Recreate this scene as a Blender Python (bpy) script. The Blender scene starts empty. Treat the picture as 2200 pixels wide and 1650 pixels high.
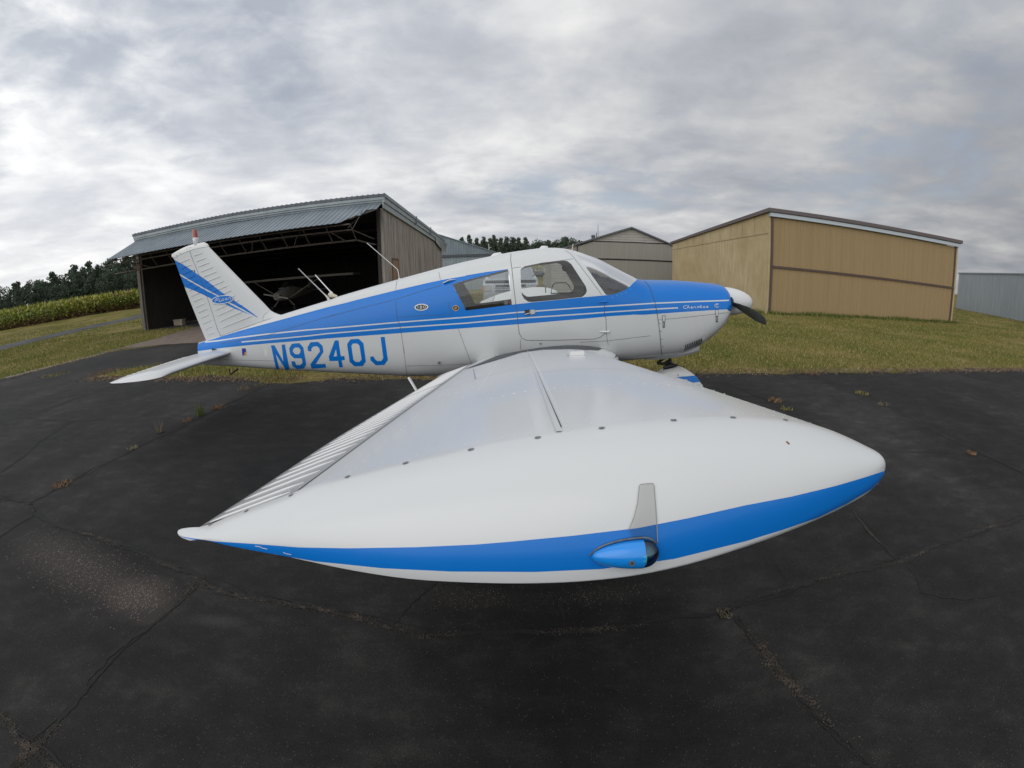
import bpy, bmesh, math, random
import numpy as np
from mathutils import Vector, Matrix, noise as mnoise
from mathutils.geometry import delaunay_2d_cdt, tessellate_polygon
random.seed(7); rng = np.random.default_rng(11)
sc = bpy.context.scene
COL = sc.collection
PI = math.pi
R = math.radians

# ------------------------------------------------------------------ camera
CAM = np.array([-0.78456, -5.20372, 1.59531]); YAW, PITCH, ROLL = -0.017726, 0.236899, -0.018038
KP = [0.0615264503233084, -6.770752846429784e-05, -9.154152397548013e-07, -4.802841047131528e-07]
PW, PH = 2200, 1650
def _axes():
    cy, sy = math.cos(YAW), math.sin(YAW)
    f = np.array([sy, cy, 0]); r = np.array([cy, -sy, 0]); u = np.array([0, 0, 1.])
    cp, sp = math.cos(PITCH), math.sin(PITCH)
    f2 = f*cp - u*sp; u2 = u*cp + f*sp
    cr, sr = math.cos(ROLL), math.sin(ROLL)
    return r*cr + u2*sr, u2*cr - r*sr, f2
CR, CU, CF = _axes()
def theta(rp):
    m = rp*36/PW
    return KP[0]*m + KP[1]*m**2 + KP[2]*m**3 + KP[3]*m**4
_rt = np.linspace(0, 1500, 3001); _tt = theta(_rt)
def rays(px):                                   # photograph pixels -> directions in the world
    px = np.atleast_2d(np.array(px, float))
    x = px[:, 0]-PW/2; y = PH/2-px[:, 1]; rr = np.hypot(x, y)+1e-9; t = theta(rr)
    return (np.sin(t)*x/rr)[:, None]*CR + (np.sin(t)*y/rr)[:, None]*CU + np.cos(t)[:, None]*CF
def hit(px, axis, val):
    d = rays(px); s = (val-CAM[axis])/d[:, axis]
    return CAM + d*s[:, None]
def proj(P):
    P = np.atleast_2d(P); d = P-CAM
    x, y, z = d@CR, d@CU, d@CF
    h = np.hypot(x, y)+1e-12; rr = np.interp(np.arctan2(h, z), _tt, _rt)
    return np.stack([PW/2+rr*x/h, PH/2-rr*y/h], 1)
cd = bpy.data.cameras.new('camera'); cam = bpy.data.objects.new('camera', cd); COL.objects.link(cam); sc.camera = cam
cd.type = 'PANO'; cd.sensor_width = 36; cd.sensor_height = 27; cd.sensor_fit = 'HORIZONTAL'
sc.render.engine = 'CYCLES'
tgt = cd if hasattr(cd, 'panorama_type') else cd.cycles
tgt.panorama_type = 'FISHEYE_LENS_POLYNOMIAL'
tgt.fisheye_fov = R(178)
tgt.fisheye_polynomial_k0 = 0
for i, k in enumerate(KP): setattr(tgt, 'fisheye_polynomial_k%d' % (i+1), -k)
cd.clip_start = .02; cd.clip_end = 3000
M = Matrix(((CR[0], CU[0], -CF[0], CAM[0]), (CR[1], CU[1], -CF[1], CAM[1]), (CR[2], CU[2], -CF[2], CAM[2]), (0, 0, 0, 1)))
cam.matrix_world = M

# ------------------------------------------------------------------ scene tree helpers
def tag(o, label=None, cat=None, group=None, kind=None):
    if label: o['label'] = label
    if cat: o['category'] = cat
    if group: o['group'] = group
    if kind: o['kind'] = kind
    return o
def thing(name, label, cat, loc=(0, 0, 0), group=None, rz=0):
    o = bpy.data.objects.new(name, None); COL.objects.link(o); o.location = loc; o.rotation_euler = (0, 0, rz)
    o.empty_display_size = .2
    return tag(o, label, cat, group)
def link(name, me, mats, parent=None, smooth=False, loc=None, auto=None):
    for m in (mats if isinstance(mats, (list, tuple)) else [mats]): me.materials.append(m)
    if smooth: me.shade_smooth()
    if auto is not None:
        me.shade_smooth()
        b = bmesh.new(); b.from_mesh(me)
        for e in b.edges:
            if len(e.link_faces) != 2 or e.calc_face_angle(0) > auto: e.smooth = False
        b.to_mesh(me); b.free()
    o = bpy.data.objects.new(name, me); COL.objects.link(o)
    if parent: o.parent = parent
    if loc is not None: o.location = loc
    return o
def mesh_np(name, V, F, mi=None):
    me = bpy.data.meshes.new(name)
    V = np.asarray(V, dtype=np.float32); F = np.asarray(F, dtype=np.int32)
    me.vertices.add(len(V)); me.vertices.foreach_set('co', V.ravel())
    n = F.shape[1]
    me.loops.add(F.size); me.loops.foreach_set('vertex_index', F.ravel())
    me.polygons.add(len(F)); me.polygons.foreach_set('loop_start', np.arange(0, F.size, n, dtype=np.int32))
    try: me.polygons.foreach_set('loop_total', np.full(len(F), n, dtype=np.int32))
    except Exception: pass
    if mi is not None: me.polygons.foreach_set('material_index', np.asarray(mi, dtype=np.int32))
    me.update(calc_edges=True); me.validate()
    return me
class MB:                                       # collects simple solids into one mesh
    def __init__(s): s.v = []; s.f = []; s.m = []
    def add(s, v, f, m=0):
        k = len(s.v); s.v += [tuple(map(float, p)) for p in v]; s.f += [[i+k for i in q] for q in f]; s.m += [m]*len(f); return s
    def box(s, a, b, m=0, rot=None, piv=None):
        (x0, y0, z0), (x1, y1, z1) = a, b
        v = [(x0, y0, z0), (x1, y0, z0), (x1, y1, z0), (x0, y1, z0), (x0, y0, z1), (x1, y0, z1), (x1, y1, z1), (x0, y1, z1)]
        if rot is not None:
            p = Vector(piv or ((x0+x1)/2, (y0+y1)/2, (z0+z1)/2)); v = [rot@(Vector(q)-p)+p for q in v]
        return s.add(v, [(0, 3, 2, 1), (4, 5, 6, 7), (0, 1, 5, 4), (1, 2, 6, 5), (2, 3, 7, 6), (3, 0, 4, 7)], m)
    def tube(s, pts, r, n=8, m=0, cap=True, flat=1.0):
        pts = [Vector(p) for p in pts]; rs = r if isinstance(r, (list, tuple)) else [r]*len(pts)
        vs = []; up = Vector((0, 0, 1))
        for i, p in enumerate(pts):
            d = (pts[min(i+1, len(pts)-1)]-pts[max(i-1, 0)]).normalized()
            a = d.cross(up) if abs(d.z) < .95 else d.cross(Vector((1, 0, 0))); a.normalize(); b = d.cross(a)
            for k in range(n):
                t = 2*PI*k/n; vs.append(p+(a*math.cos(t)+b*math.sin(t)*flat)*rs[i])
        fs = [(i*n+k, i*n+(k+1) % n, (i+1)*n+(k+1) % n, (i+1)*n+k) for i in range(len(pts)-1) for k in range(n)]
        if cap: fs += [tuple(range(n))[::-1], tuple((len(pts)-1)*n+k for k in range(n))]
        return s.add(vs, fs, m)
    def prism(s, poly, z0, z1, m=0, T=None):     # poly in xy extruded along z, T maps to world
        n = len(poly); v = [(x, y, z0) for x, y in poly]+[(x, y, z1) for x, y in poly]
        if T: v = [T(*q) for q in v]
        tri = tessellate_polygon([[Vector((x, y, 0)) for x, y in poly]])
        f = [tuple(t)[::-1] for t in tri]+[tuple(i+n for i in t) for t in tri]+[(i, (i+1) % n, (i+1) % n+n, i+n) for i in range(n)]
        return s.add(v, f, m)
    def quad(s, a, b, c, d, m=0): return s.add([a, b, c, d], [(0, 1, 2, 3)], m)
    def ellipsoid(s, c, r, m=0, nu=16, nv=10, R3=None):
        vs = [];
        for i in range(nv+1):
            p = PI*i/nv
            for k in range(nu):
                t = 2*PI*k/nu; q = Vector((r[0]*math.sin(p)*math.cos(t), r[1]*math.sin(p)*math.sin(t), r[2]*math.cos(p)))
                if R3: q = R3@q
                vs.append(q+Vector(c))
        return s.add(vs, [(i*nu+k, (i+1)*nu+k, (i+1)*nu+(k+1) % nu, i*nu+(k+1) % nu) for i in range(nv) for k in range(nu)], m)
    def build(s, name, mats, parent=None, smooth=False, auto=None, bevel=0, fix=True, loc=None):
        me = bpy.data.meshes.new(name); me.from_pydata(s.v, [], s.f)
        for p, mi in zip(me.polygons, s.m): p.material_index = mi
        b = bmesh.new(); b.from_mesh(me)
        if smooth or auto is not None: bmesh.ops.remove_doubles(b, verts=b.verts, dist=1e-5)
        if fix: bmesh.ops.recalc_face_normals(b, faces=b.faces)
        if bevel:
            ed = [e for e in b.edges if len(e.link_faces) == 2 and e.calc_face_angle(0) > .6]
            bmesh.ops.bevel(b, geom=ed, offset=bevel, segments=2, affect='EDGES', clamp_overlap=True)
        b.to_mesh(me); b.free()
        if bevel and auto is None: auto = .6
        return link(name, me, mats, parent, smooth, loc, auto)

# ------------------------------------------------------------------ materials
def nodes(name):
    m = bpy.data.materials.new(name); m.use_nodes = True; nt = m.node_tree
    return m, nt, nt.nodes['Principled BSDF'], nt.nodes['Material Output']
def N(nt, t, **k):
    n = nt.nodes.new(t)
    for a, b in k.items():
        if a.startswith('i_'):
            key = a[2:]; key = int(key) if key.isdigit() else key
            n.inputs[key].default_value = b
        else: setattr(n, a, b)
    return n
def ramp(nt, fac, stops, interp='LINEAR'):
    r = nt.nodes.new('ShaderNodeValToRGB'); r.color_ramp.interpolation = interp
    e = r.color_ramp.elements
    while len(e) < len(stops): e.new(.5)
    for q, (p, c) in zip(e, stops): q.position = p; q.color = (c[0], c[1], c[2], 1) if isinstance(c, tuple) else (c, c, c, 1)
    nt.links.new(fac, r.inputs[0]); return r
def texn(nt, scale, detail=4, rough=.55, stretch=None, coord='Object', dist=0):
    tc = N(nt, 'ShaderNodeTexCoord'); mp = N(nt, 'ShaderNodeMapping'); nt.links.new(tc.outputs[coord], mp.inputs[0])
    if stretch: mp.inputs['Scale'].default_value = stretch
    n = N(nt, 'ShaderNodeTexNoise'); n.inputs['Scale'].default_value = scale; n.inputs['Detail'].default_value = detail; n.inputs['Roughness'].default_value = rough; n.inputs['Distortion'].default_value = dist
    nt.links.new(mp.outputs[0], n.inputs['Vector']); return n
def mat(name, col, rough=.5, metal=0, var=None, bump=None, coat=0, spec=.5, stretch=None, coord='Object'):
    """var = (scale, second colour, low, high) ; bump = (scale, strength, distance)"""
    m, nt, p, out = nodes(name)
    p.inputs['Base Color'].default_value = (*col, 1); p.inputs['Roughness'].default_value = rough; p.inputs['Metallic'].default_value = metal
    p.inputs['Specular IOR Level'].default_value = spec
    if coat: p.inputs['Coat Weight'].default_value = coat; p.inputs['Coat Roughness'].default_value = .08
    if var:
        n = texn(nt, var[0], 6, .6, stretch, coord)
        r = ramp(nt, n.outputs[0], [(var[2], tuple(col)), (var[3], tuple(var[1]))])
        nt.links.new(r.outputs[0], p.inputs['Base Color'])
    if bump:
        n = texn(nt, bump[0], 5, .6, stretch, coord)
        b = N(nt, 'ShaderNodeBump'); b.inputs['Strength'].default_value = bump[1]; b.inputs['Distance'].default_value = bump[2]
        nt.links.new(n.outputs[0], b.inputs['Height']); nt.links.new(b.outputs[0], p.inputs['Normal'])
    return m
def glass(name, tint=(.8, .83, .82), refl=.06, rough=.02):
    m, nt, p, out = nodes(name); nt.nodes.remove(p)
    t = N(nt, 'ShaderNodeBsdfTransparent'); t.inputs[0].default_value = (*tint, 1)
    g = N(nt, 'ShaderNodeBsdfGlossy'); g.inputs['Roughness'].default_value = rough; g.inputs[0].default_value = (1, 1, 1, 1)
    fr = N(nt, 'ShaderNodeFresnel'); fr.inputs[0].default_value = 1.42
    ad = N(nt, 'ShaderNodeMath', operation='ADD'); ad.inputs[1].default_value = refl-.04; ad.use_clamp = True
    mx = N(nt, 'ShaderNodeMixShader'); L = nt.links.new
    L(fr.outputs[0], ad.inputs[0]); L(ad.outputs[0], mx.inputs[0]); L(t.outputs[0], mx.inputs[1]); L(g.outputs[0], mx.inputs[2]); L(mx.outputs[0], out.inputs[0])
    return m

def paint(name, col, rough=.22, dirt=(.45, .43, .38), amt=.10):
    m, nt, p, out = nodes(name); L = nt.links.new
    p.inputs['Roughness'].default_value = rough; p.inputs['Coat Weight'].default_value = .25; p.inputs['Coat Roughness'].default_value = .06
    n1 = texn(nt, 1.6, 1.5, .45); n2 = texn(nt, 240, 3, .6, (1, 1, .35)); n3 = texn(nt, 160, 2, .5)
    r1 = ramp(nt, n1.outputs[0], [(.25, 0.), (.9, .8)], 'EASE'); r2 = ramp(nt, n2.outputs[0], [(.4, 0.), (.9, 1.)]); r3 = ramp(nt, n3.outputs[0], [(.73, 0.), (.77, 1.)])
    a = N(nt, 'ShaderNodeMath', operation='MULTIPLY'); L(r1.outputs[0], a.inputs[0]); L(r2.outputs[0], a.inputs[1])
    b = N(nt, 'ShaderNodeMath', operation='MULTIPLY_ADD'); L(a.outputs[0], b.inputs[0]); b.inputs[1].default_value = amt*3; 
    c = N(nt, 'ShaderNodeMath', operation='MULTIPLY'); L(r1.outputs[0], c.inputs[0]); c.inputs[1].default_value = amt; L(c.outputs[0], b.inputs[2])
    d = N(nt, 'ShaderNodeMath', operation='MULTIPLY_ADD'); L(r3.outputs[0], d.inputs[0]); d.inputs[1].default_value = amt*1.4; L(b.outputs[0], d.inputs[2]); d.use_clamp = True
    mx = N(nt, 'ShaderNodeMix', data_type='RGBA'); L(d.outputs[0], mx.inputs[0]); mx.inputs[6].default_value = (*col, 1); mx.inputs[7].default_value = (*dirt, 1)
    L(mx.outputs[2], p.inputs['Base Color'])
    rr = N(nt, 'ShaderNodeMath', operation='MULTIPLY_ADD'); L(n1.outputs[0], rr.inputs[0]); rr.inputs[1].default_value = .25; rr.inputs[2].default_value = rough-.1; L(rr.outputs[0], p.inputs['Roughness'])
    bp = N(nt, 'ShaderNodeBump'); bp.inputs['Strength'].default_value = .12; bp.inputs['Distance'].default_value = .006
    n4 = texn(nt, 2.6, 2, .4); L(n4.outputs[0], bp.inputs['Height']); L(bp.outputs[0], p.inputs['Normal'])
    return m
M_W = paint('white_paint', (.645, .66, .655))
M_B = paint('blue_paint', (.0015, .172, .60), .28, (.03, .17, .40), .09)
M_B.node_tree.nodes['Principled BSDF'].inputs['Coat Weight'].default_value = .08; M_B.node_tree.nodes['Principled BSDF'].inputs['Specular IOR Level'].default_value = .38
M_WT = paint('white_gloss_paint', (.74, .74, .725), .2, (.5, .48, .42), .03)
M_LINE = mat('seam_dark', (.09, .09, .085), .7)
M_RIV = mat('rivet_paint', (.62, .63, .62), .35)
M_BLK = mat('black_rubber', (.018, .018, .02), .6, var=(20, (.05, .05, .05), .4, .7))
M_DK = mat('dark_metal', (.03, .03, .033), .45, .4)
M_STEEL = mat('steel', (.45, .46, .47), .3, .9)
M_GLS = glass('window_glass', (.90, .915, .90), .06)
M_GLW = glass('windshield_glass', (.80, .81, .82), .08, .05)
M_TRIM = mat('cabin_liner', (.15, .137, .115), .8, var=(6, (.19, .175, .15), .4, .7))
M_CREAM = mat('cream_plastic', (.62, .56, .42), .4)
M_GREY = mat('grey_patch', (.62, .63, .62), .4)
# ------------------------------------------------------------------ traced outlines (zooms of the photograph: origin + scale)
def ZC(ox, oy, s): return lambda *P: [(ox+x/s, oy+y/s) for x, y in P]
ZA = ZC(420, 620, 7.3333); ZB = ZC(700, 560, 7.3333); Zc = ZC(960, 520, 7.3333); ZD = ZC(1200, 520, 9.1667)
ZE = ZC(1380, 590, 7.857); ZF = ZC(860, 680, 4.074); ZG = ZC(560, 710, 7.3333); Z1 = ZC(240, 410, 5.3225); Z2 = ZC(600, 400, 4.5833)
ZT = ZC(350, 730, 2.75); ZU = ZC(1100, 730, 2.588); ZN = ZC(1200, 1000, 6.347)

# ------------------------------------------------------------------ fuselage surface: S(x, t), t 0 = crown, 1 = keel, starboard side y < 0
def tab(*p):
    a = np.array(p, float)
    return lambda x: np.interp(x, a[:, 0], a[:, 1])
def smooth_tab(w, *p):
    f = tab(*p)
    return lambda x: (f(x-w)+2*f(x)+f(x+w)+f(x-w/2)*2+f(x+w/2)*2)/8
ZTOP = smooth_tab(.04, (-4.98, .955), (-4.6, 1.03), (-3.93, 1.182), (-3.66, 1.243), (-3.02, 1.38), (-2.86, 1.424), (-2.34, 1.535), (-1.64, 1.687), (-1.37, 1.744), (-1.08, 1.796), (-.87, 1.834), (-.67, 1.859), (-.52, 1.876), (-.38, 1.878), (-.27, 1.868), (-.17, 1.846), (.09, 1.757), (.35, 1.626), (.55, 1.534), (.65, 1.53), (.96, 1.533), (1.19, 1.527), (1.5, 1.508), (1.56, 1.5), (1.6, 1.475), (1.63, 1.43), (1.66, 1.38))
ZBOT = smooth_tab(.04, (-4.98, .66), (-4.43, .63), (-3.76, .578), (-2.9, .528), (-2.05, .485), (-1.6, .48), (-.5, .55), (.37, .635), (.7, .667), (.96, .688), (1.2, .778), (1.39, .90), (1.5, 1.0), (1.56, 1.11), (1.6, 1.18), (1.63, 1.24), (1.66, 1.28))
WID = smooth_tab(.02, (-4.98, .05), (-4.4, .12), (-3.76, .20), (-2.9, .31), (-2.05, .42), (-1.4, .51), (-.8, .55), (0, .56), (.4, .55), (.7, .53), (1.1, .49), (1.4, .455), (1.5, .43), (1.56, .38), (1.6, .30), (1.63, .2), (1.66, .12))
ZMID = tab((-4.98, .82), (-3.76, .92), (-2.9, .98), (-2.05, 1.05), (-1.4, 1.2), (0, 1.25), (.5, 1.2), (1, 1.15), (1.45, 1.18), (1.56, 1.24), (1.66, 1.33))
NTOP = tab((-4.98, 2.2), (-2.9, 2.2), (-1.4, 2.6), (-.8, 3), (-.1, 2.8), (.5, 2.5), (1, 2.5), (1.66, 2.1))
NBOT = tab((-4.98, 2.6), (-3.7, 3.2), (-2.05, 3.6), (-1.6, 3.0), (.15, 2.9), (.45, 3.6), (.7, 3.4), (1.2, 3.4), (1.5, 2.4), (1.66, 2.1))
def S_fus(x, t, off=0.0):
    x = np.asarray(x, float); t = np.asarray(t, float); ph = np.clip(t, 0, 1)*PI
    up = ph <= PI/2
    w = np.maximum(WID(x)+off, .02); n = np.where(up, NTOP(x), NBOT(x)); zm = ZMID(x)
    h = np.where(up, ZTOP(x)+off-zm, zm-ZBOT(x)+off)
    s, c = np.clip(np.sin(ph), 0, 1), np.abs(np.cos(ph)); q = (s**n+c**n)**(-1/n)
    y = w*s*q; z = zm+np.where(up, 1, -1)*h*c*q
    return np.stack([x, -y, z], -1)
class Inv:                                        # pixels -> surface parameters of a real surface
    def __init__(s, S, u0, u1, v0, v1, nu=500, nv=240):
        s.S = S; u = np.linspace(u0, u1, nu); v = np.linspace(v0, v1, nv); U, V = np.meshgrid(u, v, indexing='ij')
        P = S(U, V); Px = proj(P.reshape(-1, 3)).reshape(nu, nv, 2)
        du = np.gradient(P, axis=0); dv = np.gradient(P, axis=1); n = np.cross(du, dv); vis = (n*(P-CAM)).sum(-1)
        s.sgn = 1; s.U, s.V, s.Px, s.P, s.n = U, V, Px, P, vis
        s.lim = (u0, u1, v0, v1); s.h = (1e-3*(u1-u0), 1e-3*(v1-v0))
    def orient(s, inside):                        # facing sign from a pixel known to lie on the facing side
        d = np.abs(s.Px-np.array(inside)).sum(-1); i = np.argsort(d.ravel())[:40]
        dist = np.linalg.norm(s.P-CAM, axis=-1).ravel()[i]; k = i[np.argmin(dist)]
        s.sgn = np.sign(s.n.ravel()[k]); s.ok = (s.n*s.sgn > 0); return s
    def __call__(s, pts):
        out = []
        PXo = s.Px[s.ok]; Uo = s.U[s.ok]; Vo = s.V[s.ok]
        for p in pts:
            p = np.array(p, float); k = np.argmin(((PXo-p)**2).sum(-1)); q = np.array([Uo[k], Vo[k]]); q0 = q.copy(); e0 = np.linalg.norm(PXo[k]-p)
            for _ in range(4):
                P3 = s.S(np.array([q[0], q[0]+s.h[0], q[0]]), np.array([q[1], q[1], q[1]+s.h[1]])); a = proj(P3)
                J = np.stack([(a[1]-a[0])/s.h[0], (a[2]-a[0])/s.h[1]], 1)
                try: st = np.linalg.solve(J, p-a[0])
                except Exception: break
                st = np.clip(st, -.03*np.array([s.lim[1]-s.lim[0], s.lim[3]-s.lim[2]]), .03*np.array([s.lim[1]-s.lim[0], s.lim[3]-s.lim[2]]))
                q = q+st; q[0] = np.clip(q[0], s.lim[0], s.lim[1]); q[1] = np.clip(q[1], s.lim[2], s.lim[3])
            e = np.linalg.norm(proj(s.S(q[:1], q[1:]))[0]-p)
            out.append(tuple(q) if e < min(e0, 4)+.01 else tuple(q0))
        return out
def dens(P, step=4.0, close=False):               # add points along a pixel polyline
    o = []
    Q = list(P)+([P[0]] if close else [])
    for a, b in zip(Q[:-1], Q[1:]):
        n = max(1, int(math.hypot(b[0]-a[0], b[1]-a[1])/step))
        o += [(a[0]+(b[0]-a[0])*i/n, a[1]+(b[1]-a[1])*i/n) for i in range(n)]
    if not close: o.append(Q[-1])
    return o
def inpoly(px, py, poly):
    poly = np.asarray(poly); c = np.zeros(len(px), bool); j = len(poly)-1
    for i in range(len(poly)):
        xi, yi = poly[i]; xj, yj = poly[j]
        if yi != yj: c ^= ((yi > py) != (yj > py)) & (px < (xj-xi)*(py-yi)/(yj-yi)+xi)
        j = i
    return c
def cdt(grid, polys, vs=1.0):                     # triangulate grid points with the polygons' edges kept
    G = np.array(grid, float)
    E = []; C = []
    for P in polys:
        k = len(C); C += [tuple(q) for q in P]; n = len(P); E += [(k+i, k+(i+1) % n) for i in range(n)]
    if C:
        CA = np.array(C)*[1, vs]; keep = np.ones(len(G), bool); GA = G*[1, vs]
        for i in range(0, len(CA), 400):
            blk = CA[i:i+400]; d = ((GA[:, None, :]-blk[None])**2).sum(-1).min(1); keep &= d > .012**2
        G = G[keep]
    V = [Vector((a, b*vs)) for a, b in C]+[Vector((a, b*vs)) for a, b in G]
    v, e, f, *_ = delaunay_2d_cdt(V, E, [], 0, 1e-6)
    v = np.array([(a.x, a.y/vs) for a in v]); f = np.array([t for t in f if len(t) == 3])
    return v, f
def patch(name, v, f, sel, S, mats, parent, mi=None, mirror=False, off=0, flip=False, smooth=True):
    ff = f[sel]
    used = np.unique(ff); mp = -np.ones(len(v), int); mp[used] = np.arange(len(used)); ff = mp[ff]
    P = S(v[used, 0], v[used, 1]) if not off else S(v[used, 0], v[used, 1], off)
    m = None if mi is None else mi[sel]
    if mirror:
        Q = P*[1, -1, 1]; n = len(P)
        P = np.concatenate([P, Q]); ff = np.concatenate([ff, ff[:, ::-1]+n]); m = None if m is None else np.concatenate([m, m])
    me = mesh_np(name, P, ff, m)
    b = bmesh.new(); b.from_mesh(me); bmesh.ops.remove_doubles(b, verts=b.verts, dist=4e-4); b.to_mesh(me); b.free()
    return link(name, me, mats, parent, smooth=smooth)

plane = thing('light_aircraft', 'blue and white four seat low wing propeller aeroplane parked on the asphalt', 'aeroplane', (0, 0, 0))
inv = Inv(S_fus, -4.98, 1.62, 0.0, 1.0).orient((900, 720))

Uc = ZA((160, 828), (300, 790), (400, 755), (700, 665), (1000, 585), (1360, 488), (1700, 395), (2080, 293))+ZB((300, 668), (500, 615), (1100, 468), (1600, 352), (1830, 303), (2200, 240))+Zc((300, 525), (600, 475), (962, 426))
sill = Zc((1024, 988), (1085, 980), (1300, 956), (1340, 950), (1800, 907), (2110, 872))+ZD((460, 1090), (940, 1047))
base = ZD((960, 1042), (1050, 1038), (1180, 1000), (1300, 948), (1400, 880), (1490, 790), (1535, 748))
Lc = ZE((1465, 585), (1000, 612), (600, 637), (250, 662), (0, 680))+ZD((1500, 1430), (1000, 1462))+Zc((2200, 1205), (1110, 1297), (0, 1378))+ZB((1170, 1142), (500, 1190), (0, 1228))+ZA((1600, 828), (1170, 862), (700, 905), (370, 942), (115, 975))
P1 = ZA((150, 842), (370, 820), (700, 770), (1120, 718), (1700, 658))+ZB((0, 1070), (1160, 970), (2200, 892))+Zc((1100, 1110), (2200, 1030))+ZD((1000, 1262), (1890, 1205))+ZE((800, 458), (1462, 434))
P2 = ZA((725, 842), (1200, 800), (1800, 743))+ZB((0, 1152), (1170, 1055), (2200, 985))+Zc((1100, 1205), (2200, 1130))+ZD((1000, 1378), (1910, 1320))+ZE((603, 561),)
def band(P, w): return [(x, y-w) for x, y in P]+[(x, y+w) for x, y in P[::-1]]
rearw = Zc((90, 665), (300, 600), (600, 525), (960, 432), (975, 470), (1024, 985), (660, 1035), (300, 1080), (200, 880))
doorw = Zc((1160, 450), (1175, 415), (1230, 380), (1500, 325), (1830, 285), (1900, 300), (1960, 345), (2100, 560), (2190, 700), (2207, 765), (2190, 815), (2130, 865), (1800, 903), (1340, 945), (1280, 940), (1215, 890), (1185, 840), (1165, 620))
def uv(P, close=True, step=4.0): return inv(dens(P, step, close))
uvU = uv(Uc, False); uvS = uv(sill, False); uvB = uv(base, False); uvL = uv(Lc, False)
uvL = [(max(x, -4.97), t) for x, t in uvL]
blue = [(-4.985, uvU[0][1]+.02)]+uvU+uvS+uvB+[(x, 0.0) for x in np.linspace(.56, 1.659, 28)]+[(1.659, t) for t in np.linspace(.03, .5, 14)]+[(1.62, .555), (1.59, .57)]+uvL[1:]+[(-4.985, uvL[-1][1])]
ws = uv(ZD((300, 190), (450, 370), (680, 690), (925, 1030)), False)+uvB+[(x, 0.0) for x in np.linspace(.545, -.14, 22)]+[(-.14, .03)]
s1 = uv(band(P1, 1.35)); s2 = uv(band(P2, 1.35))
wr, wd = uv(rearw), uv(doorw)
door = uv(Zc((1012, 215), (1005, 280), (1025, 420), (1060, 750), (1085, 975), (1105, 1110), (1120, 1290), (1140, 1420))+ZF((1042, 150), (1065, 190), (1110, 208), (1400, 206), (1700, 196), (1750, 180), (1790, 150), (1803, 130), (1800, 20))+ZD((905, 1430), (905, 1250), (850, 1040), (600, 700), (300, 310), (215, 215)), True)
seamf = inv(dens(ZE((0, 95), (30, 105), (80, 150), (130, 220), (170, 330), (205, 440), (250, 660), (290, 950), (320, 1280), (335, 1370)), 4))
cowl = [(seamf[0][0], 0.0)]+seamf+[(seamf[-1][0]+.01, 1.0), (1.66, 1.0)]+[(1.66, t) for t in np.linspace(.95, .05, 19)]+[(1.66, 0.0)]
xs = np.concatenate([np.linspace(-4.98, -2.1, 58), np.linspace(-2.05, .8, 80), np.linspace(.84, 1.45, 16), np.linspace(1.47, 1.66, 16)])
grid = [(x, t) for x in xs for t in np.linspace(0, 1, 49)]
VV, FF = cdt(grid, [blue, ws, s1, s2, wr, wd, door, cowl], 1.2)
cx, ct = VV[FF][:, :, 0].mean(1), VV[FF][:, :, 1].mean(1)
ok = (cx > -4.98) & (cx < 1.66) & (ct > 0) & (ct < 1)
isW, isR, isD = inpoly(cx, ct, ws), inpoly(cx, ct, wr), inpoly(cx, ct, wd)
isDoor, isCowl = inpoly(cx, ct, door), inpoly(cx, ct, cowl)
mi = (inpoly(cx, ct, blue) & ~inpoly(cx, ct, s1) & ~inpoly(cx, ct, s2)).astype(int)
win = isW | isR | isD
PM = [M_W, M_B]
body = patch('fuselage', VV, FF, ok & ~win & ~isDoor & ~isCowl, S_fus, PM, plane, mi, False)
pb = patch('fuselage', VV, FF, ok & ~win & ~isCowl, lambda a, b: S_fus(a, b)*[1, -1, 1], PM, None, mi, False)
def join(a, b):                                   # fold mesh b into a
    m = bmesh.new(); m.from_mesh(a.data); m.from_mesh(b.data); bmesh.ops.remove_doubles(m, verts=m.verts, dist=4e-4)
    bmesh.ops.recalc_face_normals(m, faces=m.faces); m.to_mesh(a.data); m.free()
    for p in a.data.polygons: p.use_smooth = True
    me = b.data; bpy.data.objects.remove(b); bpy.data.meshes.remove(me)
join(body, pb)
cowling = patch('engine_cowling', VV, FF, ok & ~win & isCowl, S_fus, PM, plane, mi, True)
for o in (cowling,):
    m = bmesh.new(); m.from_mesh(o.data); bmesh.ops.recalc_face_normals(m, faces=m.faces); m.to_mesh(o.data); m.free()
dr = patch('cabin_door', VV, FF, ok & ~win & isDoor, S_fus, PM, plane, mi)
patch('windshield', VV, FF, ok & isW, S_fus, [M_GLW], plane, None, True)
patch('quarter_window', VV, FF, ok & isR, S_fus, [M_GLS], plane)
patch('quarter_window', VV, FF, ok & isR, lambda a, b: S_fus(a, b)*[1, -1, 1], [M_GLS], plane)
patch('side_window', VV, FF, ok & isD, lambda a, b: S_fus(a, b)*[1, -1, 1], [M_GLS], plane)
patch('door_window', VV, FF, ok & isD, S_fus, [M_GLS], dr)
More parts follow.
